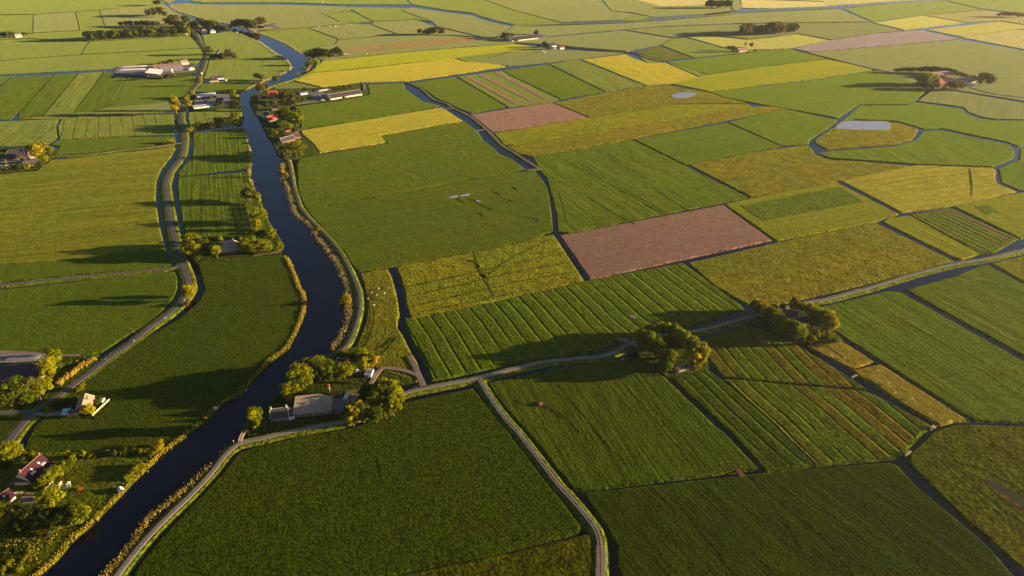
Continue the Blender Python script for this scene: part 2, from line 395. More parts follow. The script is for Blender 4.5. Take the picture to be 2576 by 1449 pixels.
# --- east bank
F('LG', 'f', "690,219 741,206 806,221 690,223", k=.9)
F('G', 'p', "925,212 1013,209 1018,222 1061,254 1106,265 1097,269 757,324 758,284 740,268 862,253 931,238", row="757,323 1098,269", k=1.2)
F('Y', 'f', "757,328 1112,270 1163,303 956,339 972,357 804,383 790,362 761,338", row="760,328 1112,270")
F('DG', 'p', "804,389 976,360 960,342 1168,305 1200,329 1213,350 1236,368 1256,387 1289,400 1320,424 1291,431 772,525 765,518 752,485 749,452 747,415 753,399", row="772,525 1291,432")
F('DG', 'p', "774,528 1291,434 1342,430 1362,450 1374,470 1381,500 1386,540 1389,580 1367,587 1350,599 1291,611 973,672 903,682 887,666 865,632 832,592 787,546", row="900,682 1290,611", k=.95)
F('T', 't', "908,688 971,677 982,697 990,727 997,760 1000,793 995,823 1009,844 1029,884 1045,912 1058,950 1040,958 1000,944 950,928 906,888 899,868 914,833 925,798 927,760 919,723", row="930,720 930,860")
F('YG', 'f', "812,153 1085,126 1292,110 1352,118 1291,127 1146,145 900,171 786,182 801,165", row="900,171 1292,127", k=1.45)
F('Y', 'f', "785,184 900,174 1143,147 1172,156 1216,152 1272,167 1180,181 1020,204 903,207 808,218 742,203", row="808,218 1272,167")
F('FG', 'f', "1176,154 1220,150 1291,128 1352,119 1400,125 1570,132 1462,148 1280,166", k=.95)
F('G', 'p', "1030,209 1145,193 1274,268 1185,284 1148,270 1126,258 1097,246 1070,226 1047,214", row="1145,193 1274,268", k=1.15)
F('LG', 'f', "1150,192 1262,178 1291,194 1405,249 1388,256 1280,269", row="1150,192 1280,269")
F('G', 'p', "1265,177 1377,162 1519,230 1409,248 1293,193", row="1293,193 1409,248", k=1.15); F('LG', 's', "1382,161 1456,150 1618,214 1524,230", row="1382,161 1524,230")
F('Y', 's', "1466,150 1574,136 1590,144 1630,159 1675,158 1765,197 1684,211 1626,214", row="1466,150 1626,214")
F('BR', 'b', "1184,288 1388,258 1477,294 1292,324 1238,331", row="1292,325 1478,294", ins=.9)
F('T', 't', "1392,258 1523,233 1624,217 1684,215 1783,231 1816,244 1880,258 1707,261 1481,293", row="1481,293 1707,260", k=0.95)
F('YG', 't', "1243,335 1480,296 1707,263 1880,261 1891,267 1291,363 1268,363", row="1291,363 1707,262", k=0.95)
F('T', 't', "1291,366 1891,269 1937,267 1985,274 1937,278 1806,306 1586,349 1528,360 1341,393 1308,387 1274,368", row="1341,393 1586,350")
F('G', 's', "1342,397 1528,362 1590,352 1720,415 1880,496 1428,584 1404,582 1402,543 1391,500 1376,447 1360,430", row="1600,360 1860,490", k=1.12)
F('BR', 'b', "1409,592 1818,515 1940,603 1485,701", row="1485,700 1940,603", ins=.8)
F('YG', 'm', "998,672 1291,615 1368,594 1391,591 1466,705 1291,746 1034,800 1023,760 1019,727 1009,697", row="1034,800 1466,705", k=.95)
F('G', 'r12', "1036,804 1291,749 1470,708 1716,661 1800,723 1858,764 1868,776 1795,801 1720,821 1622,824 1592,841 1555,856 1518,875 1468,886 1380,894 1291,910 1200,931 1124,948 1088,953 1071,909 1043,864 1024,823 1019,800", row="1100,800 1175,915")
F('T', 't', "1733,661 1937,614 2201,560 2396,655 2307,681 2180,711 2127,724 2000,754 1954,766 1880,764 1802,721", row="1733,661 2201,560")
F('YG', 'f', "1824,513 1891,499 1930,491 2105,459 2258,537 2238,546 2200,557 1955,604 1947,600", row="1947,600 2200,557")
F('Y', 's', "2117,454 2280,419 2308,415 2496,422 2504,430 2501,450 2509,462 2556,481 2496,494 2391,518 2268,533", row="2268,533 2496,494", k=.8, ins=.5)
F('G', 'q', "2292,540 2391,522 2560,599 2497,635 2466,637", row="2391,521 2560,599"); F('YG', 's', "2222,558 2237,549 2288,542 2462,637 2418,651 2403,648", row="2222,558 2403,648")
F('YG', 'f', "2398,517 2500,497 2576,484 2760,445 2760,570 2568,599", row="2398,517 2566,599")
F('G', 'f', "1596,351 1828,308 1964,367 1723,413", row="1723,413 1964,367", k=1.15)
F('T', 'm', "1734,414 1930,377 2032,365 2042,372 2047,386 2084,401 2182,407 2281,416 2107,455 1930,489 1888,494", row="1888,494 2107,455")
F('G', 'f', "1834,307 1937,280 1985,276 2104,301 2104,307 2066,332 2035,352 2032,362 1967,366", k=1.25)
F('YG', 'p', "1692,211 1780,188 1930,167 2082,149 2203,174 1993,205 1930,211 1854,221 1785,229", row="1785,229 2203,174", k=1.25)
F('G', 'f', "1680,156 1937,127 1988,123 2079,147 1930,165 1778,186", row="1778,186 2079,147", k=1.25)
F('G', 'f', "1788,231 1854,224 1993,208 2206,177 2300,190 2331,226 2299,254 2282,262 2160,262 2106,296 1991,275 1909,261 1818,243", row="1788,231 2206,177", k=1.3)
F('G', 'f', "2122,302 2163,266 2283,265 2302,258 2359,265 2420,275 2432,288 2470,300 2507,304 2580,303 2760,318 2760,345 2590,362 2562,368 2537,357 2369,322 2325,324 2313,320 2258,304 2149,299", ins=.5, k=1.35)
F('T', 't', "2118,308 2150,304 2258,308 2308,324 2296,349 2250,362 2082,375 2070,370 2050,359 2052,350 2082,330", ins=.5)
F('G', 's', "2058,386 2084,381 2250,368 2303,353 2323,330 2369,328 2535,363 2551,377 2548,397 2495,418 2313,412 2182,403 2090,397", row="2200,398 2170,378", ins=.5, k=1.3)
F('G', 'f', "2568,374 2600,366 2760,348 2760,442 2580,478 2566,478 2520,458 2517,440 2512,424 2564,402", ins=.5, k=1.2)
F('PU', 'b', "1998,122 2087,102 2207,84 2321,76 2410,97 2207,116 2036,130", row="2036,130 2207,116"); F((.20, .19, .045), 'f', "1730,93 1770,89 1879,100 1937,95 2005,86 2087,101 1990,120 1937,124 1840,124")
F((.20, .19, .045), 'f', "2199,57 2323,39 2427,57 2276,75", k=1.05); F((.20, .19, .045), 'f', "2331,75 2517,54 2576,63 2760,95 2560,72 2420,92", k=.95); F('LY', 'f', "2418,94 2560,74 2760,98 2760,160 2562,121", k=.8)
F('FG', 'f', "2004,124 2036,132 2207,118 2413,100 2560,125 2760,168 2760,292 2576,254 2402,226 2336,225 2207,174 2084,147", row="2207,170 2560,125")
F('FG', 'f', "2309,254 2342,229 2402,229 2576,259 2760,298 2760,314 2580,300 2507,299 2472,294 2436,282 2423,269 2360,260", row="2360,245 2350,262")
F('FG', 'f', "1292,107 1300,100 1370,95 1570,77 1688,96 1656,113 1575,128 1450,118 1395,112"); F('G', 'q', "1658,116 1739,144 1664,152 1596,131", row="1600,132 1664,152")
F('LG', 'f', "1662,113 1690,98 1724,95 1835,124 1930,126 1745,144"); F('FG', 'f', "1576,75 1669,68 1850,61 2000,59 2188,57 2270,77 2207,82 2090,99 2005,84 1937,92 1880,97 1770,87 1725,92 1690,94", k=.9)
F('FG', 'f', "1291,68 1412,64 1569,59 1669,52 1770,44 1856,34 1937,30 2080,24 2110,23 2188,54 2000,56 1850,58 1669,65 1572,73 1300,98 1242,96")
F('LG', 'f', "2122,22 2300,4 2380,3 2468,24 2322,37 2197,55"); F('LY', 'f', "2326,38 2470,26 2576,36 2760,52 2760,90 2576,61 2517,52 2431,56", k=.6)
F('LG', 'f', "2385,2 2420,-36 2790,-36 2780,50 2576,34 2470,22")
F('LG', 'f', "1036,11 1125,25.5 1188,32 1210,41 1252,53 1292,61 1405,56 1291,26 1120,-36 990,-36"); F('FG', 'f', "1295,26 1409,55 1569,50 1592,34 1536,28 1512,0 1490,-36 1124,-36")
F('FG', 'f', "1495,-36 1516,0 1538,27 1594,32 1644,43 1770,34 1844,26 1870,18 1830,-36"); F('LY', 'f', "1868,20 1937,21 2080,15 2075,5 1990,2 1862,-2"); F('LY', 'f', "2080,14 2245,3 2371,-4 2410,-36 1834,-36 1862,-5 1990,0 2072,3", k=.85)
F('FG', 'f', "437,10 470,8 500,11 604,12 700,12 779,14 870,17 885,27 807,33 852,54 886,57 770,68 697,74 648,76 RE:80:10", k=.95)
F('LG', 'f', "480,3 505,-30 640,-36 985,-36 1032,11 973,11 860,11 779,8 700,6 604,6 512,6")
F('LG', 'f', "872,18 973,19 1034,21 1007,26 1082,54 1045,48 938,53 889,27"); F('LG', 'f', "811,34 887,29 936,54 890,57 856,54")
F('FG', 'f', "1011,26 1036,19 1125,31 1187,39 1207,47 1250,59 1286,67 1240,95 1215,93 1100,66 1087,54"); F('FG', 'f', "936,62 940,55 1048,50 1097,68 1200,92 1130,88 1010,88 1000,85")
F('FG', 'f', "776,70 888,59 932,62 996,86 850,99 849,96"); F('LG', 'f', "650,79 697,76 772,70 846,98 845,107 770,124 756,130 RE:129:82")
F('FG', 'f', "850,101 996,88 1128,90 1213,96 1240,98 1300,102 1292,108 1085,124 850,147 815,151 800,149 782,141 762,131 772,125 845,109")
# --- foreground
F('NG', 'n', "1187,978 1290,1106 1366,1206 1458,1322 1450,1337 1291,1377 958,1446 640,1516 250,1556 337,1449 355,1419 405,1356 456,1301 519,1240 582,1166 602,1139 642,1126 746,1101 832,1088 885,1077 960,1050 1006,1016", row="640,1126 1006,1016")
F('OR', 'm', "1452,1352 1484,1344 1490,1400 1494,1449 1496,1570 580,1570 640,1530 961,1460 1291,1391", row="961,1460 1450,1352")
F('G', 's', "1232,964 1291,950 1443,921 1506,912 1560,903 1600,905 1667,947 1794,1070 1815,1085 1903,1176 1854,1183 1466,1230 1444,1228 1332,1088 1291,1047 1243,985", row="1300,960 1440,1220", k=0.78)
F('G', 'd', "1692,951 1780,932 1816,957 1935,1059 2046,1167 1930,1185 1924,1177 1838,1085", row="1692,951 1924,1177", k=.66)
F('G', 'o', "1762,858 1871,818 1928,832 2004,867 2138,951 2174,977 1930,957 1868,951 1821,946 1788,912", row="1800,870 1850,930", k=.85)
F('G', 'o', "1825,955 1868,957 1930,964 2177,984 2213,1000 2344,1073 2318,1086 2271,1137 2243,1150 2053,1168 1940,1058", row="1850,975 2052,1168", k=.9)
F('PAD', 'f', "2036,873 2118,860 2193,907 2145,923 2138,923", row="2036,873 2138,923"); F('PAD', 'f', "2149,931 2214,917 2431,1056 2396,1057 2363,1066 2347,1060 2162,945", row="2162,945 2347,1060")
F('DG', 's', "2048,777 2231,733 2264,735 2576,910 2760,1010 2760,1066 2576,1060 2457,1056 2422,1038 2130,850 2100,830 2077,790", row="2264,735 2576,910", k=1.05)
F('DG', 's', "2281,729 2400,697 2472,668 2486,668 2576,716 2760,812 2760,995 2576,893", row="2281,729 2576,893"); F('T', 's', "2496,662 2576,644 2760,606 2760,802 2576,708")
F('OR', 'm', "2293,1140 2352,1086 2400,1071 2454,1070 2576,1073 2760,1082 2760,1580 2640,1484 2500,1363 2434,1308 2360,1234 2291,1168", row="2293,1140 2500,1363")
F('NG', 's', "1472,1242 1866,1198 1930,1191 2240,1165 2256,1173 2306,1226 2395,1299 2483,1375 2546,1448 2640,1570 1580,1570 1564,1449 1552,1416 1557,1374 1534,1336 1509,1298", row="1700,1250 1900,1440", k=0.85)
# --- farmyards, gardens and groves
F('YARD', 't', "-150,376 60,372 124,368 144,376 134,394 128,398 90,426 0,434 -150,444")
F('YARD', 't', "286,176 440,168 494,162 496,172 490,186 480,189 400,196 345,193 318,194 288,184")
F('YARD', 't', "482,234 595,236 602,242 602,266 580,272 478,278 474,262")
F('YARD', 't', "470,599 640,594 RW:588:630 640,643 560,653 496,661 484,654 474,626")
F('YARD', 't', "660,228 692,224 803,223 903,209 921,213 926,236 862,250 736,264 722,274 752,280 754,322 750,336 788,366 799,385 756,394 730,401 RE:398:240")
F('YARD', 't', "RE:892:1046 630,1088 700,1079 790,1063 860,1052 940,1028 1000,990 1058,974 1042,961 998,948 948,933 903,892 894,874 860,884")
F('YARD', 't', "1590,855 1625,830 1700,826 1738,846 1773,890 1781,912 1777,927 1690,945 1674,945 1612,902 1600,880")
F('YARD', 't', "1896,786 1950,775 2000,768 2040,780 2070,797 2093,830 2118,854 2034,869 2005,858 1930,824 1892,806")
F('YARD', 't', "-150,899 205,895 246,892 236,912 150,982 120,1000 84,1028 0,1032 -150,1038")
F('YARD', 't', "110,1050 172,1000 278,1005 236,1048")
F('YARD', 'p', "-150,1062 20,1052 56,1052 40,1078 -10,1122 -150,1210")
F('LAWN', 't', "-150,1240 -20,1172 52,1120 64,1138 200,1140 300,1130 392,1126 RW:1150:1305 140,1330 -150,1330", k=1.15)
F('OR', 'm', "-150,1336 140,1334 RW:1322:1560 -150,1560", k=1.2)
# --- grassy corners between parcels
NR0 = [0]
for s in ("1150,146 1172,155 1216,151 1280,128 1200,138", "1570,52 1592,34 1642,44 1600,51", "1597,133 1630,159 1670,157 1662,152", "1682,158 1764,194 1776,187 1694,157", "46,300 150,298 209,288 328,274 428,258 448,252 400,259 278,269 240,279 184,285 150,293 103,293",
          "276,270 290,240 316,197 318,199 282,268", "1286,68 1412,60 1405,56 1292,61", "1236,96 1300,103 1302,99 1244,95"):
    patch(s, grass(**STY['f']), -.12 - NR0[0], 'field', PAL['LG'], False); NR0[0] += .01
# --- overlays on the fields
patch("1864,518 2114,470 2172,508 1921,556", grass(fine=.8, mid=.3, h=.35), .30, 'field', PAL['DG'], False)
patch("2452,519 2487,517 2515,534 2480,539", grass(fine=.8, mid=.3, h=.35), .30, 'field', PAL['DG'], False)
for a, b_, c_, d_ in (("1170,192", "1180,190.5", "1307,261", "1297,262.5"), ("1204,189", "1214,187.5", "1344,254", "1334,255.5"), ("1243,182.5", "1253,181", "1382,249", "1372,250.5")):
    patch(f"{a} {b_} {c_} {d_}", grass(**STY['b']), .34, 'field', PAL['BR'], False)
patch("862,124 1024,106 1162,93 1225,100 1225,101 1024,120 898,132", grass(), .30, 'field', (.15, .105, .035), False)
patch("1604,0 1832,-8 1848,10 1662,16", grass(), .30, 'field', PAL['LY'], False)
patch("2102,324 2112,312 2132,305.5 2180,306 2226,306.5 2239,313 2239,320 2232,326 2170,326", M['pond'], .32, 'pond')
patch("2098,325 2110,311 2131,304 2180,304.5 2228,305 2243,313 2243,321 2234,328 2170,328", grass(), .30, 'field', (.16, .14, .02))
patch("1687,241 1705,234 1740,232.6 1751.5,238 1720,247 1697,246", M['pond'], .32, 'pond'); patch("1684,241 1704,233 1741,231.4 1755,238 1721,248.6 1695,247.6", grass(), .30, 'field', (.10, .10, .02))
patch("2478,1207 2490,1206 2520,1225 2560,1250 2620,1290 2640,1320 2600,1300 2540,1262 2495,1232", grass(**STY['m']), .30, 'field', (.09, .05, .015))
patch("2484,1209 2500,1211 2530,1231 2575,1260 2610,1290 2560,1268 2520,1243 2496,1227", M['bed'], .32, 'pond')
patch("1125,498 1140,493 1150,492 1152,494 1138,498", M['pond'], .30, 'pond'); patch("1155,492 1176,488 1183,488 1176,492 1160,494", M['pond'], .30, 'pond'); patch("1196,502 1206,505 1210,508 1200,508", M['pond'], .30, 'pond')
patch("1584,795 1592,793 1602,797 1596,801 1587,799", M['dirt'], .30, 'field')
patch("1003,975 1030,968 1048,966 1040,975 1020,986 1005,990 998,984", M['water'], .32, 'pond')
patch("-40,897 30,892 113,894 113,906 60,911 -40,917", M['concrete'], .40, 'pavement', None, False)
patch("-60,880 60,884 150,893 200,891 205,897 120,897 -60,898", M['dirt'], .36, 'pavement', None, False)
patch("286,177 300,170 440,164 492,163 488,180 410,186 380,193 360,190 290,186", M['concrete'], .40, 'pavement', None, False)
patch("492,238 590,237 588,262 500,270 488,268", M['concrete'], .40, 'pavement', None, False)
patch("838,1004 884,1000 903,993 915,985 922,990 900,1004 868,1018 866,1032 850,1042 836,1040", M['gravel'], .40, 'pavement', None, False)
patch("868,983 905,978 916,984 905,992 866,998", grass(**STY['m']), .44, 'field', (.11, .075, .03), False)
patch("745,262 800,252 830,246 834,236 800,230 850,226 815,222 770,232 790,246", M['gravel'], .40, 'pavement', None, False)
patch("506,204 528,206 565,204 566,200 512,199", M['concrete'], .40, 'pavement', None, False)
patch("-30,395 60,404 96,400 92,412 0,420 -60,420", M['concrete'], .40, 'pavement', None, False)
patch("108,1048 140,1033 190,1036 196,1046", M['asphalt'], .40, 'pavement', None, False)
patch("40,1262 70,1240 120,1246 112,1262 60,1270", M['dirt'], .44, 'pavement', None, False)
patch("100,1240 128,1222 150,1214 158,1222 128,1246 104,1250", M['concrete'], .42, 'pavement', None, False)
patch("684,70 702,73 712,73 700,68 690,62 700,60 690,58 676,62", M['concrete'], .40, 'pavement', None, False)
patch("2376,206 2420,200 2440,212 2455,216 2430,224 2400,214", M['gravel'], .40, 'pavement', None, False)
patch("1270,100 1350,98 1372,95 1376,90 1352,84 1340,92", M['gravel'], .40, 'pavement', None, False)

# --- roads, tracks and their verges
NR = [0]
VERGE = grass(fine=.8, mid=.5, h=.35, patch=.5)
def road(s, wid, verge, m, name='road', mid=False, vcol=(.085, .105, .005), raw=False):
    NR[0] += 1
    P = [at(*p).xy for p in catmull(pts(s), 7)]
    N = len(P); T = [(P[min(i + 1, N - 1)] - P[max(i - 1, 0)]).normalized() for i in range(N)]
    zr = .46 + NR[0] * .012; rg = random.Random(NR[0])
    def strip(offs, nm, mm, jit=0):
        V, Fa = [], []
        for i in range(N):
            nrm = Vector((-T[i].y, T[i].x))
            for (o_, z_) in offs:
                j = rg.uniform(-jit, jit) if jit else 0
                V.append((*(P[i] + nrm * (o_ + j)), z_))
        k = len(offs)
        for i in range(N - 1):
            for j in range(k - 1):
                Fa.append((i * k + j, (i + 1) * k + j, (i + 1) * k + j + 1, i * k + j + 1))
        Fa = [f[::-1] for f in Fa] if Fa and (Vector(V[Fa[0][1]]) - Vector(V[Fa[0][0]])).cross(Vector(V[Fa[0][2]]) - Vector(V[Fa[0][0]])).z < 0 else Fa
        return tag(mesh_obj(nm, V, Fa, mm), kind='structure')
    h = wid / 2
    s0 = strip([(-h - .1, zr - .35), (-h, zr), (0, zr + .05), (h, zr), (h + .1, zr - .35)], name, m); s0.color = (*vcol, 1)
    if mid:
        s1 = strip([(-.42, zr + .03), (0, zr + .085), (.42, zr + .03)], 'verge', VERGE, .1); s1.color = (.06, .055, .025, 1)
    if verge:
        for sgn in (-1, 1):
            v = strip([(sgn * (h - .3), zr - .1 - .2), (sgn * (h + verge * .55), .33), (sgn * (h + verge), .1), (sgn * (h + verge + 2.7), -1.9)], 'verge', VERGE, .12)
            v.color = (*vcol, 1)
A, G_, D_ = M['asphalt'], M['gravel'], M['dirt']
road("478,79 493,86 504,109 515,123.5 520,136 516,151 510,172 502,191 498,207 484,226 463,257 455,279.5 456,302 460,324 463.4,346 462,370 453.6,396.6 428,432 417,460 418,487 426,538 436,588 449,636 461,671 473,705 475,730 461,753 428,785.6 378,823 328,864 277,899 227,937 176,974.6 126,1012.5 83,1042.7 50,1075.5 0,1139 -60,1205 -110,1260", 5.4, 3.0, A)
road("-150,734 0,718 201.6,697 353,683 428,675 458,668", 3.6, 1.6, A); road("-150,1054 0,1041 60,1036 84,1038", 3.6, 1.2, A); road("84,1042 120,1044 150,1042 178,1045", 3.2, 0, D_, 'track')
road("126,394 214,390 302.5,379 378,371 458,360", 2.6, 1.0, G_, 'track')
road("722,398 729,417 733,437 739,470 749,502 756.6,522.6 777,548 802,573 827,598 852,628.5 872.5,664 888,696.5 900,726.5 903,738 905,760 903,788 893,823.4 877.6,861 860,879 835,891.5 818,900", 2.4, 1.7, A, 'path', vcol=(.11, .13, .006))
road("786,140 797,150 799,158 794,171 772,186.5 734,201.6 681,218 664,226", 2.6, 2.0, grass(), 'path', vcol=(.11, .13, .008))
road("1018.7,206.7 1039,213 1064,228 1089,249.6 1122,261 1142,273.5 1177.5,291 1205,311 1230.5,334 1260.6,365 1291.5,384 1324,405 1352,422 1362,425", 3.0, 1.4, G_, 'track', mid=True)
road("1326,428 1345,427 1364,424", 4.5, .8, D_, 'track')
road("200,1600 250,1512 297.5,1446 340,1391 378,1346 428.5,1295 479,1247 529,1194 567,1146 600,1118 640.5,1108 688,1097 748,1083 797,1074 880,1058 940,1032 1008.6,994 1069,978 1124.6,967 1205,952 1291.5,929 1367,912 1443,903.5 1506,898 1543.5,888 1574,872 1601.5,859 1650,845 1700,838 1730,835 1770,830 1821,816 1889,797 1950,782 2021,764 2081.5,753 2157,732.7 2182,726.5 2296,691.5 2396.6,666 2485,651 2576,629.7 2760,592", 3.3, 2.0, G_)
road("1205,955 1220,980 1233,1000 1263,1043 1291,1075.5 1304,1089 1354.5,1154.5 1405,1220 1455,1275.5 1493,1323 1505,1348.5 1510,1386 1511,1449 1510,1580", 3.0, 1.8, G_, 'track', mid=True)
road("1511,1375 1512,1420 1510,1449 1509,1580", 5.0, 0, D_, 'track')
road("1029,896 1040,918 1052,942 1066,972", 4.6, 0, D_, 'track'); road("1048,944 1020,934 990,929 968,927 955.6,932 946,945 930,968 915,986", 3.4, 0, D_, 'track')
road("1553,851 1566,856 1581,862 1592,864", 3.2, 1.0, G_, 'track'); road("1592,863 1602,872 1606,876", 3.0, 0, G_, 'track')
road("1291,63.5 1412.5,60.5 1569,55 1644,48.5 1770,40 1856,30.5 1937,26.5 2081.5,20.5 2245,9 2371,0 2440,-12", 4.5, 1.5, G_)
road("1856,30 1845,24 1842,18", 4, 0, G_, 'track'); road("1352,114 1445,120.5 1571,131 1594,133 1620,143 1650,152 1668,155", 3.2, 1.5, G_, 'track')
road("734,264.5 770,260 812,253", 3.4, 0, D_, 'track'); road("913,208 915,216 916,228", 4, 0, D_, 'track')
road("2440,220 2500,236 2576,246 2760,268", 3.4, .8, G_, 'track'); road("2000,124 2090,147 2209,176 2300,190 2345,196 2372,200", 3.2, .8, D_, 'track')

# grips, wheel tracks and wet lines in the sward
def sward_line(s, wid, col, jit=.25):
    P = [at(*p).xy for p in catmull(pts(s), 5)]; N = len(P); rg = random.Random(int(P[0].x * 10)); V, Fa = [], []
    for i in range(N):
        T = (P[min(i + 1, N - 1)] - P[max(i - 1, 0)]).normalized(); nr = Vector((-T.y, T.x)); ww = wid / 2 * rg.uniform(.55, 1.3)
        for sgn in (-1, 1): V.append((*(P[i] + nr * (sgn * ww + rg.uniform(-jit, jit))), .31))
    for i in range(N - 1): Fa.append((2 * i, 2 * i + 1, 2 * i + 3, 2 * i + 2))
    if (Vector(V[1]) - Vector(V[0])).cross(Vector(V[3]) - Vector(V[0])).z < 0: Fa = [f[::-1] for f in Fa]
    o = mesh_obj('field', V, Fa, VERGE); o.color = (*col, 1); tag(o, kind='structure')
DK, LT = (.028, .036, .001), (.085, .09, .005)
for s, wd, c in (("1040,770 1180,738 1330,704 1450,684", .9, DK), ("1036,745 1160,716 1300,684 1436,660", .8, DK), ("1026,722 1130,700 1270,668 1420,636", .8, DK), ("1060,785 1200,757 1330,730", .8, DK),
        ("1195,635 1202,665 1214,690 1228,715 1246,745", 1.6, LT), ("1385,600 1330,628 1270,660 1232,690", 1.0, LT), ("1175,655 1196,660 1206,674", 1.5, DK), ("1210,690 1224,700", 2, DK),
        ("0,463 140,455 300,436 420,420", .8, LT), ("20,602 200,580 330,570 395,566", .8, (.10, .075, .01)), ("0,470 120,460", 1.0, DK), ("60,540 240,525 390,512", .7, (.06, .085, .006)),
        ("1440,410 1560,478 1680,545", .7, DK), ("1446,404 1566,472 1686,539", .5, DK), ("1505,380 1600,437 1630,452", .8, DK), ("1640,470 1740,536", .8, DK), ("1478,495 1560,545 1600,565", .8, DK), ("1500,480 1590,535", .6, LT), ("1406,478 1420,520 1430,560 1450,580", .6, LT),
        ("1291,1005 1330,1018 1370,1020 1420,1050 1460,1090", .5, DK), ("1291,1009 1330,1022 1368,1024 1416,1054", .5, DK), ("1400,965 1480,1060 1560,1160", .7, DK), ("1560,950 1640,1040 1730,1150", .8, LT), ("1890,1200 1960,1290 2030,1400", .9, DK), ("1700,1260 1790,1370 1850,1449", .7, DK), ("1960,1240 2060,1340 2150,1449", .8, DK), ("2120,1230 2230,1320 2330,1440", .7, DK),
        ("960,1216 1020,1206 1080,1196 1120,1190", .8, DK), ("950,1150 955,1180 962,1200", .8, DK), ("1250,1160 1282,1152", .7, DK),
        ("2470,1180 2500,1195 2576,1240", .9, DK), ("2440,1220 2500,1262 2576,1320", .9, DK), ("2390,1180 2470,1250 2540,1310", 1.2, LT), 
        ("1310,545 1345,550 1355,560", .9, DK), ("1150,500 1172,512", 1.2, DK), ("1180,500 1205,512 1240,530", .9, DK), ("1235,478 1262,492", 1.0, DK), ("1270,500 1290,508", 1.0, DK), ("1205,535 1216,545", 1.2, DK), ("1290,470 1306,480", 1.0, DK), ("1120,520 1135,528", 1.0, DK),
        ("925,730 935,790 925,840 912,866", .6, LT), ("930,728 941,790 932,840 918,872", .6, DK), ("950,905 975,880 1000,850", 1.2, LT), ("940,880 968,868 985,850", 1.6, DK),
        ("610,655 690,650", .6, DK), ("600,980 660,930 720,880 745,830", .7, LT), ("660,770 720,766 750,766", 1.2, DK),
        ("2200,470 2300,450 2400,440", .8, LT), ("1960,640 2140,600", .9, LT), ("2440,425 2445,470 2445,495", .8, DK), ("2060,860 2100,885 2140,915", .6, DK), ("2180,950 2280,1020 2370,1070", .6, DK)):
    sward_line(s, wd * 1.6, c)

# ------------------------------------------------------------------ foliage
def leaf_cloud(P, Nn, size, tint, rg):
    """P centres (n,3), Nn outward normals, size (n,), tint (n,) -> arrays of leaf quads"""
    n = len(P)
    nr = Nn + rg.normal(0, .55, (n, 3)); nr /= np.linalg.norm(nr, axis=1)[:, None] + 1e-9
    a = np.cross(nr, rg.normal(0, 1, (n, 3))); a /= np.linalg.norm(a, axis=1)[:, None] + 1e-9
    b_ = np.cross(nr, a); s = size[:, None]
    e = rg.uniform(.6, 1.0, (n, 1))
    V = np.stack([P - a * s * e, P - b_ * s * .6, P + a * s * e, P + b_ * s * .6], 1).reshape(-1, 3)
    return V, np.repeat(tint, 4)
def leaf_mesh(name, V, T, m):
    n = len(V) // 4; me = bpy.data.meshes.new(name)
    me.vertices.add(len(V)); me.vertices.foreach_set("co", V.astype(np.float32).ravel())
    me.loops.add(len(V)); me.loops.foreach_set("vertex_index", np.arange(len(V), dtype=np.int32))
    me.polygons.add(n); me.polygons.foreach_set("loop_start", np.arange(0, len(V), 4, dtype=np.int32))
    me.polygons.foreach_set("loop_total", np.full(n, 4, dtype=np.int32)); me.update(calc_edges=True)
    at_ = me.attributes.new("tint", 'FLOAT', 'POINT'); at_.data.foreach_set("value", T.astype(np.float32))
    me.materials.append(m); return me
def crown(seed, shape, N, leaf):
    """unit tree: height 1; returns leaf arrays"""
    rg = np.random.default_rng(seed); L = []
    if shape == 'round': z0, z1, rx, nl = .18, 1.0, .33, 30
    elif shape == 'wide': z0, z1, rx, nl = .14, 1.0, .46, 40
    elif shape == 'tall': z0, z1, rx, nl = .10, 1.0, .20, 24
    elif shape == 'thin': z0, z1, rx, nl = .12, 1.0, .14, 12
    else: z0, z1, rx, nl = .0, 1.0, .62, 14
    zc, hz = (z0 + z1) / 2, (z1 - z0) / 2
    for i in range(nl):
        d = rg.normal(0, 1, 3); d /= np.linalg.norm(d)
        q = rg.uniform(.45, .86)
        c = np.array([d[0] * rx * q, d[1] * rx * q, zc + d[2] * hz * q - (0 if shape != 'bush' else .08)])
        r = rg.uniform(.20, .40) * rx
        L.append((c, np.array([r, r, r * (hz / rx) ** .45 * rg.uniform(.8, 1.05)])))
    L.append((np.array([0, 0, zc]), np.array([rx * .62, rx * .62, hz * .72])))
    w_ = np.array([l[1].prod() ** (2 / 3) for l in L]); w_ /= w_.sum()
    P, Nn, T = [], [], []
    for (c, r), ww in zip(L, w_):
        k = max(8, int(N * ww)); d = rg.normal(0, 1, (k, 3)); d /= np.linalg.norm(d, axis=1)[:, None]
        rad = rg.uniform(.55, 1.08, (k, 1)) ** .6
        P.append(c + d * r * rad); Nn.append(d / r / np.linalg.norm(d / r, axis=1)[:, None]); T.append(np.clip(rg.normal(.45, .17) + rg.normal(0, .17, k), .02, 1))
    P, Nn, T = np.concatenate(P), np.concatenate(Nn), np.concatenate(T)
    keep = P[:, 2] > .02; P, Nn, T = P[keep], Nn[keep], T[keep]
    P[:, 2] = np.minimum(P[:, 2], 1.0)
    return leaf_cloud(P, Nn, rg.uniform(.6, 1.35, len(P)) * leaf, T, rg)
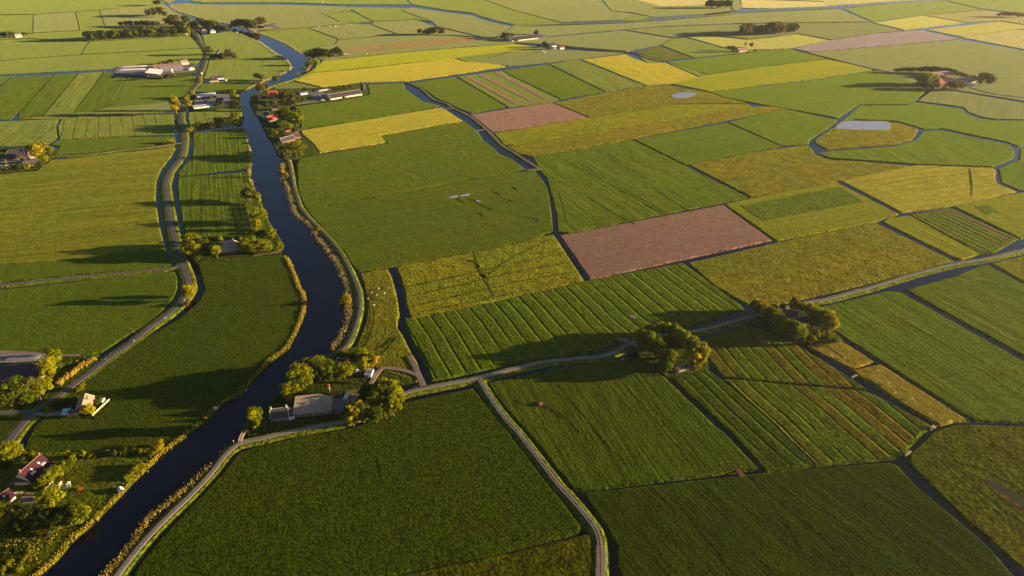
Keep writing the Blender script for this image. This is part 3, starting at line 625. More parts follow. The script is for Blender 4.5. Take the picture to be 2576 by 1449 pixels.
def trunk_mesh(seed, shape):
    rg = random.Random(seed); b_ = MB()
    lean = Vector((rg.uniform(-.02, .02), rg.uniform(-.02, .02), 0)); top = Vector((0, 0, .5)) + lean * 3
    r0 = .018 if shape in ('tall', 'thin') else .024
    b_.tube((0, 0, -.02), Vector((0, 0, .22)) + lean, r0 * 1.25, r0 * .8, 7); b_.tube(Vector((0, 0, .22)) + lean, top, r0 * .8, r0 * .4, 6)
    sp = {'round': .22, 'wide': .32, 'tall': .12, 'thin': .08, 'bush': .3}[shape]
    for i in range(5):
        a = i * 1.3 + rg.uniform(0, .6); z = .18 + .06 * i
        b_.tube(Vector((0, 0, z)) + lean * z * 4, (math.cos(a) * sp, math.sin(a) * sp, z + .25 + rg.uniform(0, .12)), r0 * .5, r0 * .15, 5)
    me = bpy.data.meshes.new("trunk"); me.from_pydata([tuple(v) for v in b_.v], [], b_.f); me.materials.append(M['bark']); me.update(); return me
PROTO = {}
def proto(shape, lod, seed):
    key = (shape, lod, seed)
    if key not in PROTO:
        N, lf = {0: (4200, .038), 1: (1500, .055), 2: (520, .085)}[lod]
        if shape in ('thin', 'tall'): N, lf = int(N * .75), lf * .75
        V, T = crown(seed * 31 + len(shape), shape, N, lf)
        PROTO[key] = (leaf_mesh("crown", V, T, M['leaf']), trunk_mesh(seed, shape))
    return PROTO[key]
TINT = {'y': ((.31, .25, .005), "golden green"), 'l': ((.20, .20, .004), "light green"), 'g': ((.105, .125, .005), "mid green"),
        'd': ((.055, .070, .009), "dark green"), 'o': ((.18, .13, .02), "brownish"), 'b': ((.115, .11, .018), "olive")}
NTREE = [0]
ORD = ["first", "second", "third", "fourth", "fifth", "sixth", "seventh", "eighth", "ninth", "tenth", "eleventh", "twelfth", "thirteenth", "fourteenth", "fifteenth",
       "sixteenth", "seventeenth", "eighteenth", "nineteenth", "twentieth", "twenty-first", "twenty-second", "twenty-third", "twenty-fourth"]
SHAPEW = {'r': 'round', 'w': 'wide', 't': 'tall', 'n': 'thin', 'u': 'bush'}
def one_tree(x, y, hpx, sh, tc, label, group, wpx=None, merge=None):
    NTREE[0] += 1; rg = random.Random(NTREE[0] * 17); shape = SHAPEW[sh]
    g_ = at(x, y); h = hpx * vscale(y); d = g_.length
    lod = 0 if d < 780 else (1 if d < 1350 else 2)
    cm, tm = proto(shape, lod, 1 + NTREE[0] % (4 if lod < 2 else 3))
    col = TINT[tc][0]; v = rg.uniform(.85, 1.15); hsh = rg.uniform(-.08, .08)
    wx = rg.uniform(1.05, 1.3) if not wpx else (wpx * (g_.y * CP + CAM_H * SP) / FPX) / (h * {'round': .66, 'wide': .92, 'tall': .40, 'thin': .28, 'bush': 1.24}[shape])
    nm = 'bush' if shape == 'bush' else 'tree'; cat = nm
    if merge is not None:
        a = rg.uniform(0, 6.28); ca, sa = math.cos(a), math.sin(a)
        for me, sl in ((cm, 0), (tm, 1)):
            co = np.empty(len(me.vertices) * 3, np.float32); me.vertices.foreach_get("co", co); co = co.reshape(-1, 3)
            co = np.stack([(co[:, 0] * ca - co[:, 1] * sa) * h * wx + g_.x, (co[:, 0] * sa + co[:, 1] * ca) * h * wx + g_.y, co[:, 2] * h], 1)
            merge.append((co, [tuple(p_.vertices) for p_ in me.polygons], sl, me.attributes["tint"] if sl == 0 else None))
        return
    e = thing(nm, label, cat, (g_.x, g_.y, 0), rg.uniform(0, 6.28), group)
    for mesh, part in ((cm, 'crown'), (tm, 'trunk')):
        o = bpy.data.objects.new(part, mesh); COL.objects.link(o); o.parent = e
        o.scale = (h * wx, h * wx, h); o.color = (col[0] * v * (1 + hsh), col[1] * v, col[2] * v, 1)
    return e
TODO = []
def trees(where, data, group=None, mass=False):
    """data: 'x,y,h,kind' with kind = shape letter + tint letter; where: phrase that places them"""
    rows = []
    for q in data.split():
        p = q.split(','); rows.append((float(p[0]), float(p[1]), float(p[2]), p[3][0], p[3][1], float(p[4]) if len(p) > 4 else None))
    rows.sort(key=lambda r: r[0]); n = len(rows)
    cnt = {}
    for r in rows: cnt[(r[3] == 'u', r[4])] = cnt.get((r[3] == 'u', r[4]), 0) + 1
    seen = {}
    for r in rows:
        k = (r[3] == 'u', r[4]); i = seen.get(k, 0); seen[k] = i + 1
        kind = TINT[r[4]][1] + (" bush " if k[0] else " tree ")
        if mass: lab = kind + where
        elif cnt[k] == 1: lab = "only " + kind + where
        else: lab = f"{ORD[i]} {kind}from the left {where}"
        assert len(lab.split()) <= 16, lab
        TODO.append((r[0], r[1], r[2], r[3], r[4], lab, (group or ("trees " + where)) + ((" " + TINT[r[4]][1] + (" bushes" if k[0] else "")) if mass else ""), r[5]))
trees("behind the long thatched riverside barn", "729.5,1003.6,38,wl 761,978,56,wl 779,953,45,wg 804,956,47,wg 820,956,45,wg 836,954,41,wg 852,954,41,rg 868,953,38,wl 804,929,30,wl 790,938,36,wg 750,990,30,rg")
trees("in the clump beside the thatched barn and vans", "932,1012,44,wd 958,1018,52,wg 984,1012,52,wl 990,1046,46,rl 916,1062,46,rg 889,1070,52,ty,46 948,1064,40,wg 963.6,998,40,wl 905,1056,44,wy,44 972,1054,38,rg 940,1038,42,wo,42 1000,1002,28,rl 1002,1026,38,rl 925,1050,38,rl")
trees("beside the little arched footbridge", "645,1082,60,tl,32 652,1074,50,tg 636,1083,26,rg 622,1088,10,ul 612,1090,9,ug")
trees("beside the golden mound behind the red shed", "918,938,42,ty 935,918,30,rl 910,908,30,wl 928,900,22,uo 946,892,12,ug 866,889,12,uo 902,896,16,ug")
trees("in the grove with the cream field shed", "1632,845,26,rl,38 1650,846,33,rl,42 1668,844,31,rl,40 1692,858,45,rl,44 1708,866,43,rl,46 1724,876,40,rl,44 1612,872,42,rl,46 1628,884,49,rg,50 1641,894,50,rl,48 1656,904,44,rg,44 1668,916,44,rl,44 1681,934,52,rg,48 1674,944,40,rg,42 1738,900,50,rl,52 1754,911,54,rl,50 1738,921,44,ry,46 1766,917,44,rl,44 1752,928,24,ul,30")
trees("around the slate farmhouse by the narrow road", "1907,786,33,wy,34 1893,785,28,rl,28 1924,801,34,wy,36 1938,808,36,wl,38 1950,817,36,wl,36 1962,828,38,wl,40 1975,842,42,wl,42 1988,855,48,wg,46 2004,859,46,wl,46 1992,781,36,tl,24 2000,783,26,rl 1967,782,20,rg 1946,782,14,ug 2020,788,26,rl,32 2034,799,35,wy,38 2048,815,42,wl,42 2060,829,50,wl,46 2073,836,54,wy,46 2086,840,46,wy,40 2044,826,40,wg,40 2040,866,22,rl 2051,852,23,rl 2102,862,16,ul 2018,856,10,ul 2064,846,16,ul 2086,849,14,ul 1915,795,28,wg 1943,814,30,wg 1968,838,32,wg")
trees("around the grey thatched house by the main road", "473,619,28,wl 491,628,39,wl 485,648,39,wl 503,650,30,rl 509,635,33,wg 548,650,37,rl,30 528,643,18,ro 556,610,17,rl 606,613,17,ry 623,636,37,wl 639,636,37,wl 656,636,35,wl 669,635,29,wl 683,630,25,rl 702,630,23,rl 498,656,20,ug 520,652,14,ud 578,642,8,uo 600,637,8,uo")
trees("on the riverbank above the grey thatched house", "662,599,22,wg 684,600,25,wl 649,598,17,wd 641,579,12,uy 632,507,38,wb 650,512,28,rl 655,560,36,wl 648,578,26,ry 619,515,9,ug 622,527,8,ug 626,540,8,ul 630,553,9,ug 634,566,9,ul 638,588,10,ud")
trees("by the wide dark roofed farm beside the reeds", "132,950,50,wy,44 143,918,36,wl,38 122,897,24,td 9,1014,42,wl 27,1010,48,wg 45,1009,52,wg 62,1007,42,wg 77,1004,50,wb 95,999,40,wl 110,992,38,wl 122,984,26,rl 150,925,14,ug 165,918,9,ug 178,916,8,ul 195,912,8,ul 30,1022,34,wg 70,1018,30,wg")
trees("around the small tan roofed bungalow", "226,1044,27,wy,32 153,1010,13,uy 117,1032,10,ul 204,980,14,ul 128,1022,11,ug 140,1017,13,ud 160,1016,10,ud 175,1012,9,ud 190,1008,9,ug 246,1016,12,ug")
trees("around the wine red house by the river", "37,1152,37,wl,54 173,1152,18,ry 186,1169,22,rl 165,1183,22,wl 150,1198,26,wl 129,1211,27,wl 112,1221,23,wl 97,1225,18,ug 136,1278,48,wl,64 178,1180,20,wg 158,1192,22,wg 80,1148,10,ul 60,1160,12,ud 30,1168,14,ud 12,1176,12,ud 100,1258,10,ud")
trees("in the shelter belt below the wine red house", "8,1306,40,wg 28,1315,40,wl 50,1312,42,wg 71,1315,40,wd 93,1316,38,wd 115,1318,36,wd 136,1320,36,wd 158,1318,38,wd 179,1318,38,wd 200,1315,40,wg 222,1303,28,rl 15,1330,26,wg 100,1328,24,wd 60,1330,26,wg 150,1330,24,wg")
trees("in the clipped row along the lawn", "213,1152,19,rl 234,1149,12,ul 253,1146,13,rl 273,1146,14,rl 291,1148,15,rl 305,1144,11,ug 315,1141,12,ug 327,1140,11,ug 338,1139,12,ul 350,1139,11,ug 358,1139,12,ul 373,1138,12,ul 384,1146,11,ul 401,1130,18,uy 355,1175,14,ul 343,1187,14,ul 333,1195,13,ul 320,1205,12,ul", "row along the lawn")
trees("in the rough ground by the river bend", "40,1385,8,ud 15,1395,10,ud 75,1392,8,ul 60,1412,9,ul 25,1420,12,ul 8,1440,12,ul 50,1436,10,ul 130,1345,14,wg 20,1362,7,ud")
trees("on the verge where the main road bends", "477,757,45,ty,32 483,745,30,ry 470,768,12,uo")
trees("by the white roofed sheds near the river", "444,287,47,ty,30 475,277,36,ty,22 484,246,18,ry 585,246,24,wl 593,258,22,wl 596,277,28,wd 560,268,16,rl 530,250,9,uo 470,250,14,ul 545,268,10,uo")
trees("in the hedgerow below the white roofed sheds", "594,314,33,rl 602,321,22,wd 573,323,28,wb 552,321,30,wb 541,326,24,wo 523,327,18,wd 503,327,22,wl 487,330,16,ul 475,333,14,uy 512,328,16,wd 532,328,18,wg 562,325,24,wd 585,322,26,wg 478,322,9,ug")
trees("by the small house with the teal shed", "507,216,24,ty 648,201,18,wd 659,202,15,wl 696,209,19,wb 749,189,9,ul 764,178,12,ug 783,164,20,ul")
trees("hiding the pale gabled house", "528,138,23,wb 533,150,16,wd 549,150,16,wb 562,150,18,wb 573,149,18,wb 586,148,17,wl 575,137,15,wd 594,148,11,ul 541,150,15,wd 556,150,17,wl")
trees("around the big white roofed dairy farm", "432,161,13,wb 420,161,9,ud 410,161,8,ud 417,198,10,ul 425,198,14,wl 435,196,12,wl 325,202,6,ul 338,202,6,ug 350,202,6,ug 486,166,9,ul 400,162,7,ul")
trees("in the long tree row above the dairy farm", " ".join(f"{x},{103 - (x - 226) * .062:.1f},{27 - (i % 3) * 2},w{'bgldbglbo'[i % 9]}" for i, x in enumerate(range(226, 470, 11))), "long northern tree row", True)
trees("in the far village by the river", "305,66,12,wb 318,66,14,wd 330,66,15,wb 345,66,14,wb 358,66,16,wd 372,66,16,wb 388,66,12,wd 375,42,20,wb 390,40,22,wb 404,38,22,wb 415,43,16,wd 400,14,16,wb 392,13,12,wd 428,68,26,wd 442,70,24,wb 456,72,20,wd 470,62,24,wb 432,54,18,wd 446,56,20,wo 482,76,20,wb 492,74,24,wd 504,66,22,wd 514,70,20,wd 526,76,28,wb 538,78,28,wb 548,78,24,wb 560,79,16,wl 572,79,16,wl 580,76,14,wy 590,68,18,wd 602,70,24,wd 614,73,27,wb 626,75,28,wb 637,76,26,wb 648,68,22,wd 657,64,22,wb 664,63,20,wo 498,82,9,ub 476,92,24,ty 486,90,20,tl", "far village trees", True)
trees("in the grove beside the river loop", "778,148,22,wb 790,147,24,wd 803,147,28,wd 816,147,26,wd 828,147,20,wd 840,142,20,wd 850,141,24,wd 858,141,12,ub", "river loop grove", True)
trees("around the orange roofed riverside house", "657,232,22,wb 670,227,18,wb 644,257,18,wl 652,279,16,wl 672,272,15,wl 690,268,17,wl 697,276,15,wy 711,255,25,wb 724,258,33,wb 738,258,26,wb 751,257,17,wb 764,255,13,wb 769,234,15,wd 882,224,10,wd 730,246,20,wg 716,262,18,wb 744,262,12,ub 790,232,8,ud 850,226,7,ud 865,225,8,ud", "riverside orange roof trees")
trees("around the white gabled riverside houses", "702,296,18,wb 718,296,26,wg 721,309,28,wg 736,317,36,wl 747,317,38,wl 679,326,18,wd 694,326,20,wg 711,326,24,wg 728,331,22,wl 693,346,18,wl 713,346,13,wb 743,336,17,wl 715,383,17,wg 721,403,27,wb 736,395,38,wg 748,391,38,wl 744,400,17,wl 708,380,12,wg 686,338,14,wd 704,316,16,wg 728,300,22,wl 668,318,12,wd 758,392,10,ul 700,366,10,ud 770,372,8,ul", "riverside white gable trees")
trees("in the lone copse by the far lane", "1056,86,14,wb 1066,87,11,wb 1078,88,18,wd 1086,88,20,wd 1096,87,21,wb 1106,86,20,wb 1114,86,17,wb", "far lane copse", True)
trees("beside the long brown roofed barn", "1268,96,15,wb 1277,97,16,wo 1286,95,12,wo 1262,98,10,wd 1290,93,9,wb 1300,104,7,uo 1272,100,12,wd")
trees("by the house with the small red roofed shed", "1370,118,14,wb 1377,123,15,wb 1385,125,10,wb 1354,118,8,wb 1427,122,6,ud 1392,124,7,ub")
trees("by the brown house under the yellow field", "1833,126,12,wb 1844,131,16,wd 1874,118,13,nb 1890,119,12,wb 1854,130,10,wb 1899,130,6,ub")
trees("in the dark wood beside the far yellow field", " ".join(f"{1852 + (i * 37) % 152},{91 - ((i * 37) % 152) * .045 - (i % 3) * 3:.1f},{[22, 26, 20, 28][i % 4] if (i * 37) % 152 > 14 else 14},w{'dbbodb'[i % 6]}" for i in range(26)), "dark far wood", True)
trees("in the far clump by the white bend road", " ".join(f"{1779 + i * 7},{20.5 - (i % 2)},{[18, 22, 20][i % 3]},w{'dbd'[i % 3]}" for i in range(9)), "far clump", True)
trees("in the long dark hedge behind the salmon roofed farm", "2251,182,10,wd 2259,182,11,wd 2268,182,13,wb 2277,182,14,wd 2286,183,14,wd 2296,183,15,wb 2306,183,15,wd 2316,183,16,wd 2326,183,17,wd 2336,184,18,wd 2346,184,18,wd 2356,185,18,wd 2366,186,17,wb 2376,187,18,wd 2386,188,17,wd 2396,189,16,wd 2406,192,15,wd 2416,196,15,wd 2426,198,14,wd 2436,202,14,wd 2446,204,15,wd 2456,207,15,wb", "dark farm hedge", True)
trees("around the salmon roofed farm", "2310,210,24,wl 2324,215,31,wl 2338,214,31,wl 2347,211,24,wl 2324,225,19,wd 2342,226,16,wd 2374,229,12,wl 2391,225,21,wd 2403,226,22,wb 2415,225,20,wb 2426,223,13,wb 2471,206,25,wb 2481,210,28,wl 2488,214,26,wb 2310,222,18,wd 2333,224,20,wg 2300,218,10,ud 2356,222,14,wd 2464,212,14,wd")
trees("in the small far clump at the right edge", "2511,42,9,wd 2520,42,12,wb 2530,42,14,wd 2540,43,13,wd 2550,43,14,wb 2560,44,13,wd 2570,44,12,wb", "eastern far trees", True)
trees("by the far pale farmhouse at the left edge", "4,94,14,wd 14,94,16,wd 25,94,16,wd 34,93,14,wo 60,89,9,wb 68,88,7,ub", "far western farm trees", True)
trees("around the large farm with the poplars", "95,405,44,wy,34 108,391,32,wy 128,389,21,wl 112,413,24,wl 74,376,14,ub 88,378,16,ub 18,418,20,ny 37,410,17,ny 59,412,22,ny 11,430,15,wd 30,428,14,wg 42,427,15,wd 52,427,15,wg 73,424,15,uy 106,421,10,uo 102,420,16,wl 64,380,10,ub 0,432,14,wd 20,430,12,wg")
trees("on the east bank beside the cycle path", "711,444,26,ty 706,425,9,uo 719,446,14,uo 804,578,9,uy 798,606,8,uo 869,762,20,uy 873,775,12,uo 715,402,9,ud 820,632,7,uo 856,684,8,uo 838,884,9,ul")
trees("on the field edge by the small lane", "428,360,12,uy 437,362,9,ul")

big = sorted((t for t in TODO if t[3] != 'u'), key=lambda t: -t[2])
MERGED = set(id(t) for t in big[296:]); acc = []
for t in TODO:
    if id(t) in MERGED: one_tree(*t, merge=acc)
    else: one_tree(*t)
if acc:                                  # the smallest far trees beyond the first three hundred read as one distant mass
    V, Fa, T, mi, off = [], [], [], [], 0
    for co, fs, sl, ta in acc:
        V.append(co); Fa += [tuple(i + off for i in f) for f in fs]; mi += [sl] * len(fs)
        tt = np.full(len(co), .4, np.float32)
        if ta: ta.data.foreach_get("value", tt)
        T.append(tt); off += len(co)
    V = np.concatenate(V); o = mesh_obj('distant_trees', V, Fa, [M['leaf'], M['bark']]); o.data.polygons.foreach_set("material_index", mi)
    at_ = o.data.attributes.new("tint", 'FLOAT', 'POINT'); at_.data.foreach_set("value", np.concatenate(T)); o.color = (.10, .11, .03, 1); tag(o, kind='stuff')

# reed beds along the water
def reeds(name, line, off, dens, h, col, seed, jitter=1.4, gap=None, amp=.35):
    rg = np.random.default_rng(seed); P = [at(*p).xy for p in line]; V, T = [], []
    for i in range(len(P) - 1):
        a, b_ = P[i], P[i + 1]; L = (b_ - a).length
        if L < .01: continue
        d = (b_ - a) / L; nr = Vector((-d.y, d.x)); k = int(L * dens)
        for _ in range(k):
            if gap and gap(line[i][1] + rg.uniform(-3, 3)): continue
            t = rg.uniform(0, 1); o_ = off + rg.normal(0, jitter * .5)
            env = .8 + amp * math.sin(a.x * .11 + a.y * .07) * math.sin(a.y * .23 + i * .3)
            hh = h * rg.uniform(.6, 1.15) * max(.35, env); c = a + d * (L * t) + nr * o_; an = rg.uniform(0, math.pi)
            ax = Vector((math.cos(an), math.sin(an))) * rg.uniform(.25, .55); ln = Vector((rg.normal(0, .25), rg.normal(0, .25)))
            z = -.9
            V += [(c.x - ax.x, c.y - ax.y, z), (c.x + ax.x, c.y + ax.y, z), (c.x + ax.x * .45 + ln.x, c.y + ax.y * .45 + ln.y, z + hh), (c.x - ax.x * .45 + ln.x, c.y - ax.y * .45 + ln.y, z + hh)]
            T += [rg.uniform(.2, .4)] * 2 + [rg.uniform(.45, .85)] * 2
    me = leaf_mesh(name, np.array(V), np.array(T), M['reed']); o = bpy.data.objects.new(name, me); COL.objects.link(o); o.color = (*col, 1)
    return tag(o, kind='stuff')
rw = [p for p in RW_ if 640 < p[1] < 1475]; re = [p for p in RE_ if 1120 < p[1] < 1500]
reeds('reeds', rw, -.5, 17, 2.0, (.33, .25, .03), 1, 1.9, lambda y: 632 < y < 646 or (940 < y < 985 and int(y) % 3) or (1012 < y < 1085 and int(y / 4) % 3 != 0), .12)
reeds('reeds', re, 1.2, 13, 1.9, (.36, .25, .045), 2, 3.0, lambda y: 1135 < y < 1165, .15)
for k_, s_ in enumerate(("-20,1352 60,1340 150,1338", "-20,1372 70,1362 140,1350", "0,1400 60,1382 130,1362", "-10,1428 50,1408 110,1385", "20,1445 70,1428 100,1412", "60,1345 90,1370 60,1400 40,1440")):
    reeds('reeds', catmull(pts(s_), 4), 0, 9, 1.8, ((.36, .25, .05), (.25, .19, .03), (.14, .15, .012))[k_ % 3], 20 + k_, 7.0, None, .5)
reeds('reeds', [p for p in RE_ if 410 < p[1] < 882], .8, 9, 1.9, (.27, .21, .085), 3, 3.2, lambda y: math.sin(y * .31) + math.sin(y * .13) > 1.3)
reeds('reeds', [p for p in RW_ if 345 < p[1] < 470], -.5, 6, 1.9, (.34, .26, .09), 4, 2.4, lambda y: math.sin(y * .23) > .6)
reeds('reeds', [p for p in RW_ if 80 < p[1] < 230], -.5, 2.2, 2.6, (.48, .36, .18), 5, 2.6)
reeds('reeds', [p for p in RE_ if 10 < p[1] < 180], .5, 2.2, 2.6, (.44, .31, .18), 6, 3.2)
reeds('reeds', catmull(pts("146,970 165,953 190,934 215,917 240,903")), 0, 22, 3.8, (.40, .27, .035), 7, 2.6, None, .1)
reeds('reeds', catmull(pts("926,928 938,915 950,900 956,893")), 0, 10, 3.2, (.42, .27, .05), 8, 3.0)

# ------------------------------------------------------------------ buildings
def house(name, label, cat, P0, P1, depth, eave, ridge, roof='gable', rm='slate', wm='brick', wins=3, door=True, chim=0, over=.45, hipf=.30, trim=None, panes=True, group=None, endwins=1, dormers=0, skylights=0):
    """front wall P0 -> P1 (marks); the depth runs to the left of that direction"""
    a, b_ = at(*P0), at(*P1); d = b_ - a; L = d.length; ang = math.atan2(d.y, d.x)
    nrm = Vector((-d.y, d.x, 0)).normalized(); c = (a + b_) / 2 + nrm * depth / 2
    t = thing(name, label, cat, (c.x, c.y, .25), ang, group)
    hx, hy, e, r = L / 2, depth / 2, eave, ridge
    w_ = MB(); w_.box((0, 0, e / 2 - .4), (L, depth, e + .8))
    R_ = MB(); X, Y = hx + over, hy + over; ez = e - .12; th = .28
    def slab(q):                                   # a roof plane with thickness
        q = [Vector(v) for v in q]; lo = [v - Vector((0, 0, th)) for v in q]; n = len(q)
        R_.face(q); R_.face(lo[::-1])
        for i in range(n): R_.face([q[i], lo[i], lo[(i + 1) % n], q[(i + 1) % n]])
    if roof == 'gable':
        slab([(-X, -Y, ez), (X, -Y, ez), (X, 0, r), (-X, 0, r)]); slab([(X, Y, ez), (-X, Y, ez), (-X, 0, r), (X, 0, r)])
        for sx in (-hx, hx):
            w_.face([(sx, -hy, e), (sx, hy, e), (sx, 0, r - th * 1.2)] if sx > 0 else [(sx, hy, e), (sx, -hy, e), (sx, 0, r - th * 1.2)])
    elif roof == 'cross':                          # ridge along the depth
        slab([(-X, Y, ez), (-X, -Y, ez), (0, -Y, r), (0, Y, r)]); slab([(X, -Y, ez), (X, Y, ez), (0, Y, r), (0, -Y, r)])
        for sy in (-hy, hy):
            w_.face([(-hx, sy, e), (hx, sy, e), (0, sy, r - th * 1.2)] if sy < 0 else [(hx, sy, e), (-hx, sy, e), (0, sy, r - th * 1.2)])
    elif roof == 'shed':                           # high on the left, low on the right
        slab([(-X, -Y, r), (X, -Y, ez), (X, Y, ez), (-X, Y, r)])
        w_.face([(-hx, -hy, e), (hx, -hy, e), (-hx, -hy, r - th)]); w_.face([(hx, hy, e), (-hx, hy, e), (-hx, hy, r - th)]); w_.face([(-hx, hy, e), (-hx, -hy, e), (-hx, -hy, r - th), (-hx, hy, r - th)])
    elif roof == 'shedf':                          # high at the back, low in front
        slab([(-X, -Y, ez), (X, -Y, ez), (X, Y, r), (-X, Y, r)])
        w_.face([(hx, -hy, e), (hx, hy, e), (hx, hy, r - th)]); w_.face([(-hx, hy, e), (-hx, -hy, e), (-hx, hy, r - th)]); w_.face([(hx, hy, e), (-hx, hy, e), (-hx, hy, r - th), (hx, hy, r - th)])
    else:                                          # hipped
        kl, kr = hipf if isinstance(hipf, tuple) else ((hipf, hipf) if L > depth * .9 else (.42, .42)); kl *= L; kr *= L
        A, B_ = Vector((-hx + kl, 0, r)), Vector((hx - kr, 0, r)); q = [Vector(v) for v in ((-X, -Y, ez), (X, -Y, ez), (X, Y, ez), (-X, Y, ez))]
        R_.face([q[0], q[1], B_, A]); R_.face([q[1], q[2], B_]); R_.face([q[2], q[3], A, B_]); R_.face([q[3], q[0], A]); R_.face(q[::-1])
    w_.build('wall', M[wm], t); ro = R_.build('roof', M[rm], t)
    if roof in ('gable', 'hip'):
        x0, x1 = (-hx - over, hx + over) if roof == 'gable' else (A.x, B_.x + .02)
        rc = MB(); rc.tube((x0, 0, r + .05), (x1, 0, r + .05), .16, n=5); rc.build('ridge_cap', M[trim or 'tile_pink'], ro)
    if trim and roof == 'gable':
        for sx in (-1, 1):
            vb = MB()
            for sy in (-1, 1): vb.tube((sx * X, sy * Y, ez + .08), (sx * X, 0, r + .08), .2, n=4)
            vb.build('verge_board', M[trim], ro)
    if trim and roof == 'hip':
        for sx in (-1, 1):
            vb = MB()
            for sy in (-1, 1): vb.tube((sx * X, sy * Y, ez + .08), (A.x if sx < 0 else B_.x, 0, r + .08), .17, n=4)
            vb.build('hip_cap', M[trim], ro)
    ww, wh = min(1.3, L / (wins * 2 + 1)) if wins else 1, min(1.3, e * .45)
    def window(x, y, z, rz, nm='window', sx=1.0, par=t):
        f = MB(); f.box((0, 0, 0), (ww * sx, .10, wh)); fo = f.build(nm, M['white'], par); fo.location = (x, y, z); fo.rotation_euler = (0, 0, rz)
        if panes:
            p_ = MB(); p_.box((-ww * sx * .24, -.055, 0), (ww * sx * .40, .02, wh * .8)); p_.box((ww * sx * .24, -.055, 0), (ww * sx * .40, .02, wh * .8)); p_.build('pane', M['glass'], fo)
    for i in range(wins):
        x = -hx + L * (i + .5 + (.25 if door else 0)) / (wins + (.5 if door else 0)); window(x, -hy - .05, e * .55, 0)
    for i in range(endwins):
        y = -hy + depth * (i + .5) / max(1, endwins); window(hx + .05, y, e * .55, R(90))
    if door:
        dh = min(2.1, e * .8); dm = MB(); dm.box((-hx + L * .09, -hy - .06, dh / 2), (min(1.2, L * .14), .12, dh)); dm.build('door', M['dark_wood'], t)
    for i in range(chim):
        x = (-1 if i == 0 else 1) * (hx - .7) if chim > 1 else hx * .5
        if roof == 'hip': x *= .5
        cb = MB(); cb.box((x, .05 if roof != 'cross' else 0, r + .3), (.9, .9, 2.4)); cb.box((x, .05 if roof != 'cross' else 0, r + 1.6), (1.1, 1.1, .25)); cb.build('chimney', M['brick' if trim is None else 'plaster'], ro)
    for i in range(dormers):
        x = -hx * .45 + i * hx * .95; zz = e + (r - e) * .30; y = -hy * (1 - .36)
        db = MB(); db.box((x, y + .3, zz), (2.6, 3.0, 1.9)); db.box((x, y + .2, zz + 1.0), (3.0, 3.4, .25)); do = db.build('dormer', M['white'], ro)
        gb = MB(); gb.box((x, y - 1.24, zz + .05), (2.0, .08, 1.2)); gb.build('pane', M['glass'], do)
    for i in range(skylights):
        x = -hx * .3 + i * hx * .7; f_ = .62; sl = math.atan2(r - ez, Y)
        sb = MB(); sb.box((x, -Y * (1 - f_), ez + (r - ez) * f_ + .08), (1.0, 1.3, .10), rot=Matrix.Rotation(sl, 3, 'X')); sb.build('skylight', M['white'], ro)
    return t
H = house
# the riverside farm
H('farm_barn', "big thatched barn with low brick walls by the river bend, hipped roof", 'barn', (741, 1052), (834, 1042), 15, 3.3, 12.8, 'hip', 'thatch', 'brick', 5, True, 0, .7, (.08, .27), 'tile_tan')
H('farm_house', "narrow dark roofed house with end chimneys joined to the thatched barn", 'house', (683, 1064), (727, 1058), 9, 3.2, 8.2, 'gable', 'slate', 'brick', 4, True, 2, .25, trim='plaster')
H('link_building', "low dark roofed link with white window between farmhouse and thatched barn", 'house', (728, 1057), (741, 1054), 8, 3.0, 6.8, 'gable', 'slate', 'white', 1, False, 0, .2, endwins=0)
H('shed', "small wine red roofed shed behind the riverside trees", 'shed', (847, 922), (873, 924), 6.5, 2.4, 5.4, 'gable', 'tile_wine', 'brick', 1, True, 0, .3, trim='white')
H('shed', "pale grey metal shed beside the gravel lane near the golden mound", 'shed', (917, 950), (934, 951), 8, 2.6, 3.4, 'gable', 'grey_roof', 'white', 1, True, 0, .15)
# the wine-red house by the river
H('house', "wine red roofed house with two white dormers at the lower left", 'house', (83, 1221), (134, 1174), 12.5, 3.0, 9.2, 'gable', 'tile_wine', 'plaster', 5, True, 2, .5, dormers=2, skylights=2)
H('annex', "low blue slate annex at the end of the wine red house", 'house', (30, 1222), (80, 1220), 8, 2.6, 6.0, 'hip', 'slate', 'plaster', 4, True, 0, .4)
H('shed', "purple red roofed outbuilding at the lower left edge beside the shelter belt", 'shed', (14, 1274), (42, 1255), 9, 2.6, 6.2, 'gable', 'tile_wine', 'plaster', 2, True, 0, .4, skylights=1)
# the wide farm by the reeds
H('farm_barn', "very wide dark brown roofed barn at the left edge beside the golden tree", 'barn', (-120, 974), (100, 962), 21, 3.0, 10, 'hip', 'brown_roof', 'plaster', 8, True, 0, .6, .10)
H('house', "small tan roofed bungalow beside the main road fork", 'house', (194, 1039), (232, 1032), 13, 2.9, 6.4, 'cross', 'tile_tan', 'brick', 2, True, 1, .5, endwins=2)
H('shed', "little white garden shed behind the tan bungalow", 'shed', (250, 1016), (259, 1016), 4, 2.3, 3.2, 'gable', 'tile_tan', 'white', 1, True, 0, .2, panes=False)
# large farm with the poplars
H('farm_barn', "large dark slate barn with the poplars in front at the left edge", 'barn', (10, 405), (71, 400), 19, 3.2, 12, 'hip', 'slate', 'brick', 4, True, 0, .6, .22, 'tile_tan')
H('house', "brown roofed farmhouse joined to the large slate barn with poplars", 'house', (74, 400), (90, 398), 10, 3.2, 8.4, 'gable', 'tile_pink', 'plaster', 3, True, 2, .4)
H('shed', "long low dark shed in front of the large slate barn", 'shed', (-6, 421), (56, 415), 8, 2.4, 4.2, 'gable', 'brown_roof', 'plaster', 3, True, 0, .3, trim='white')
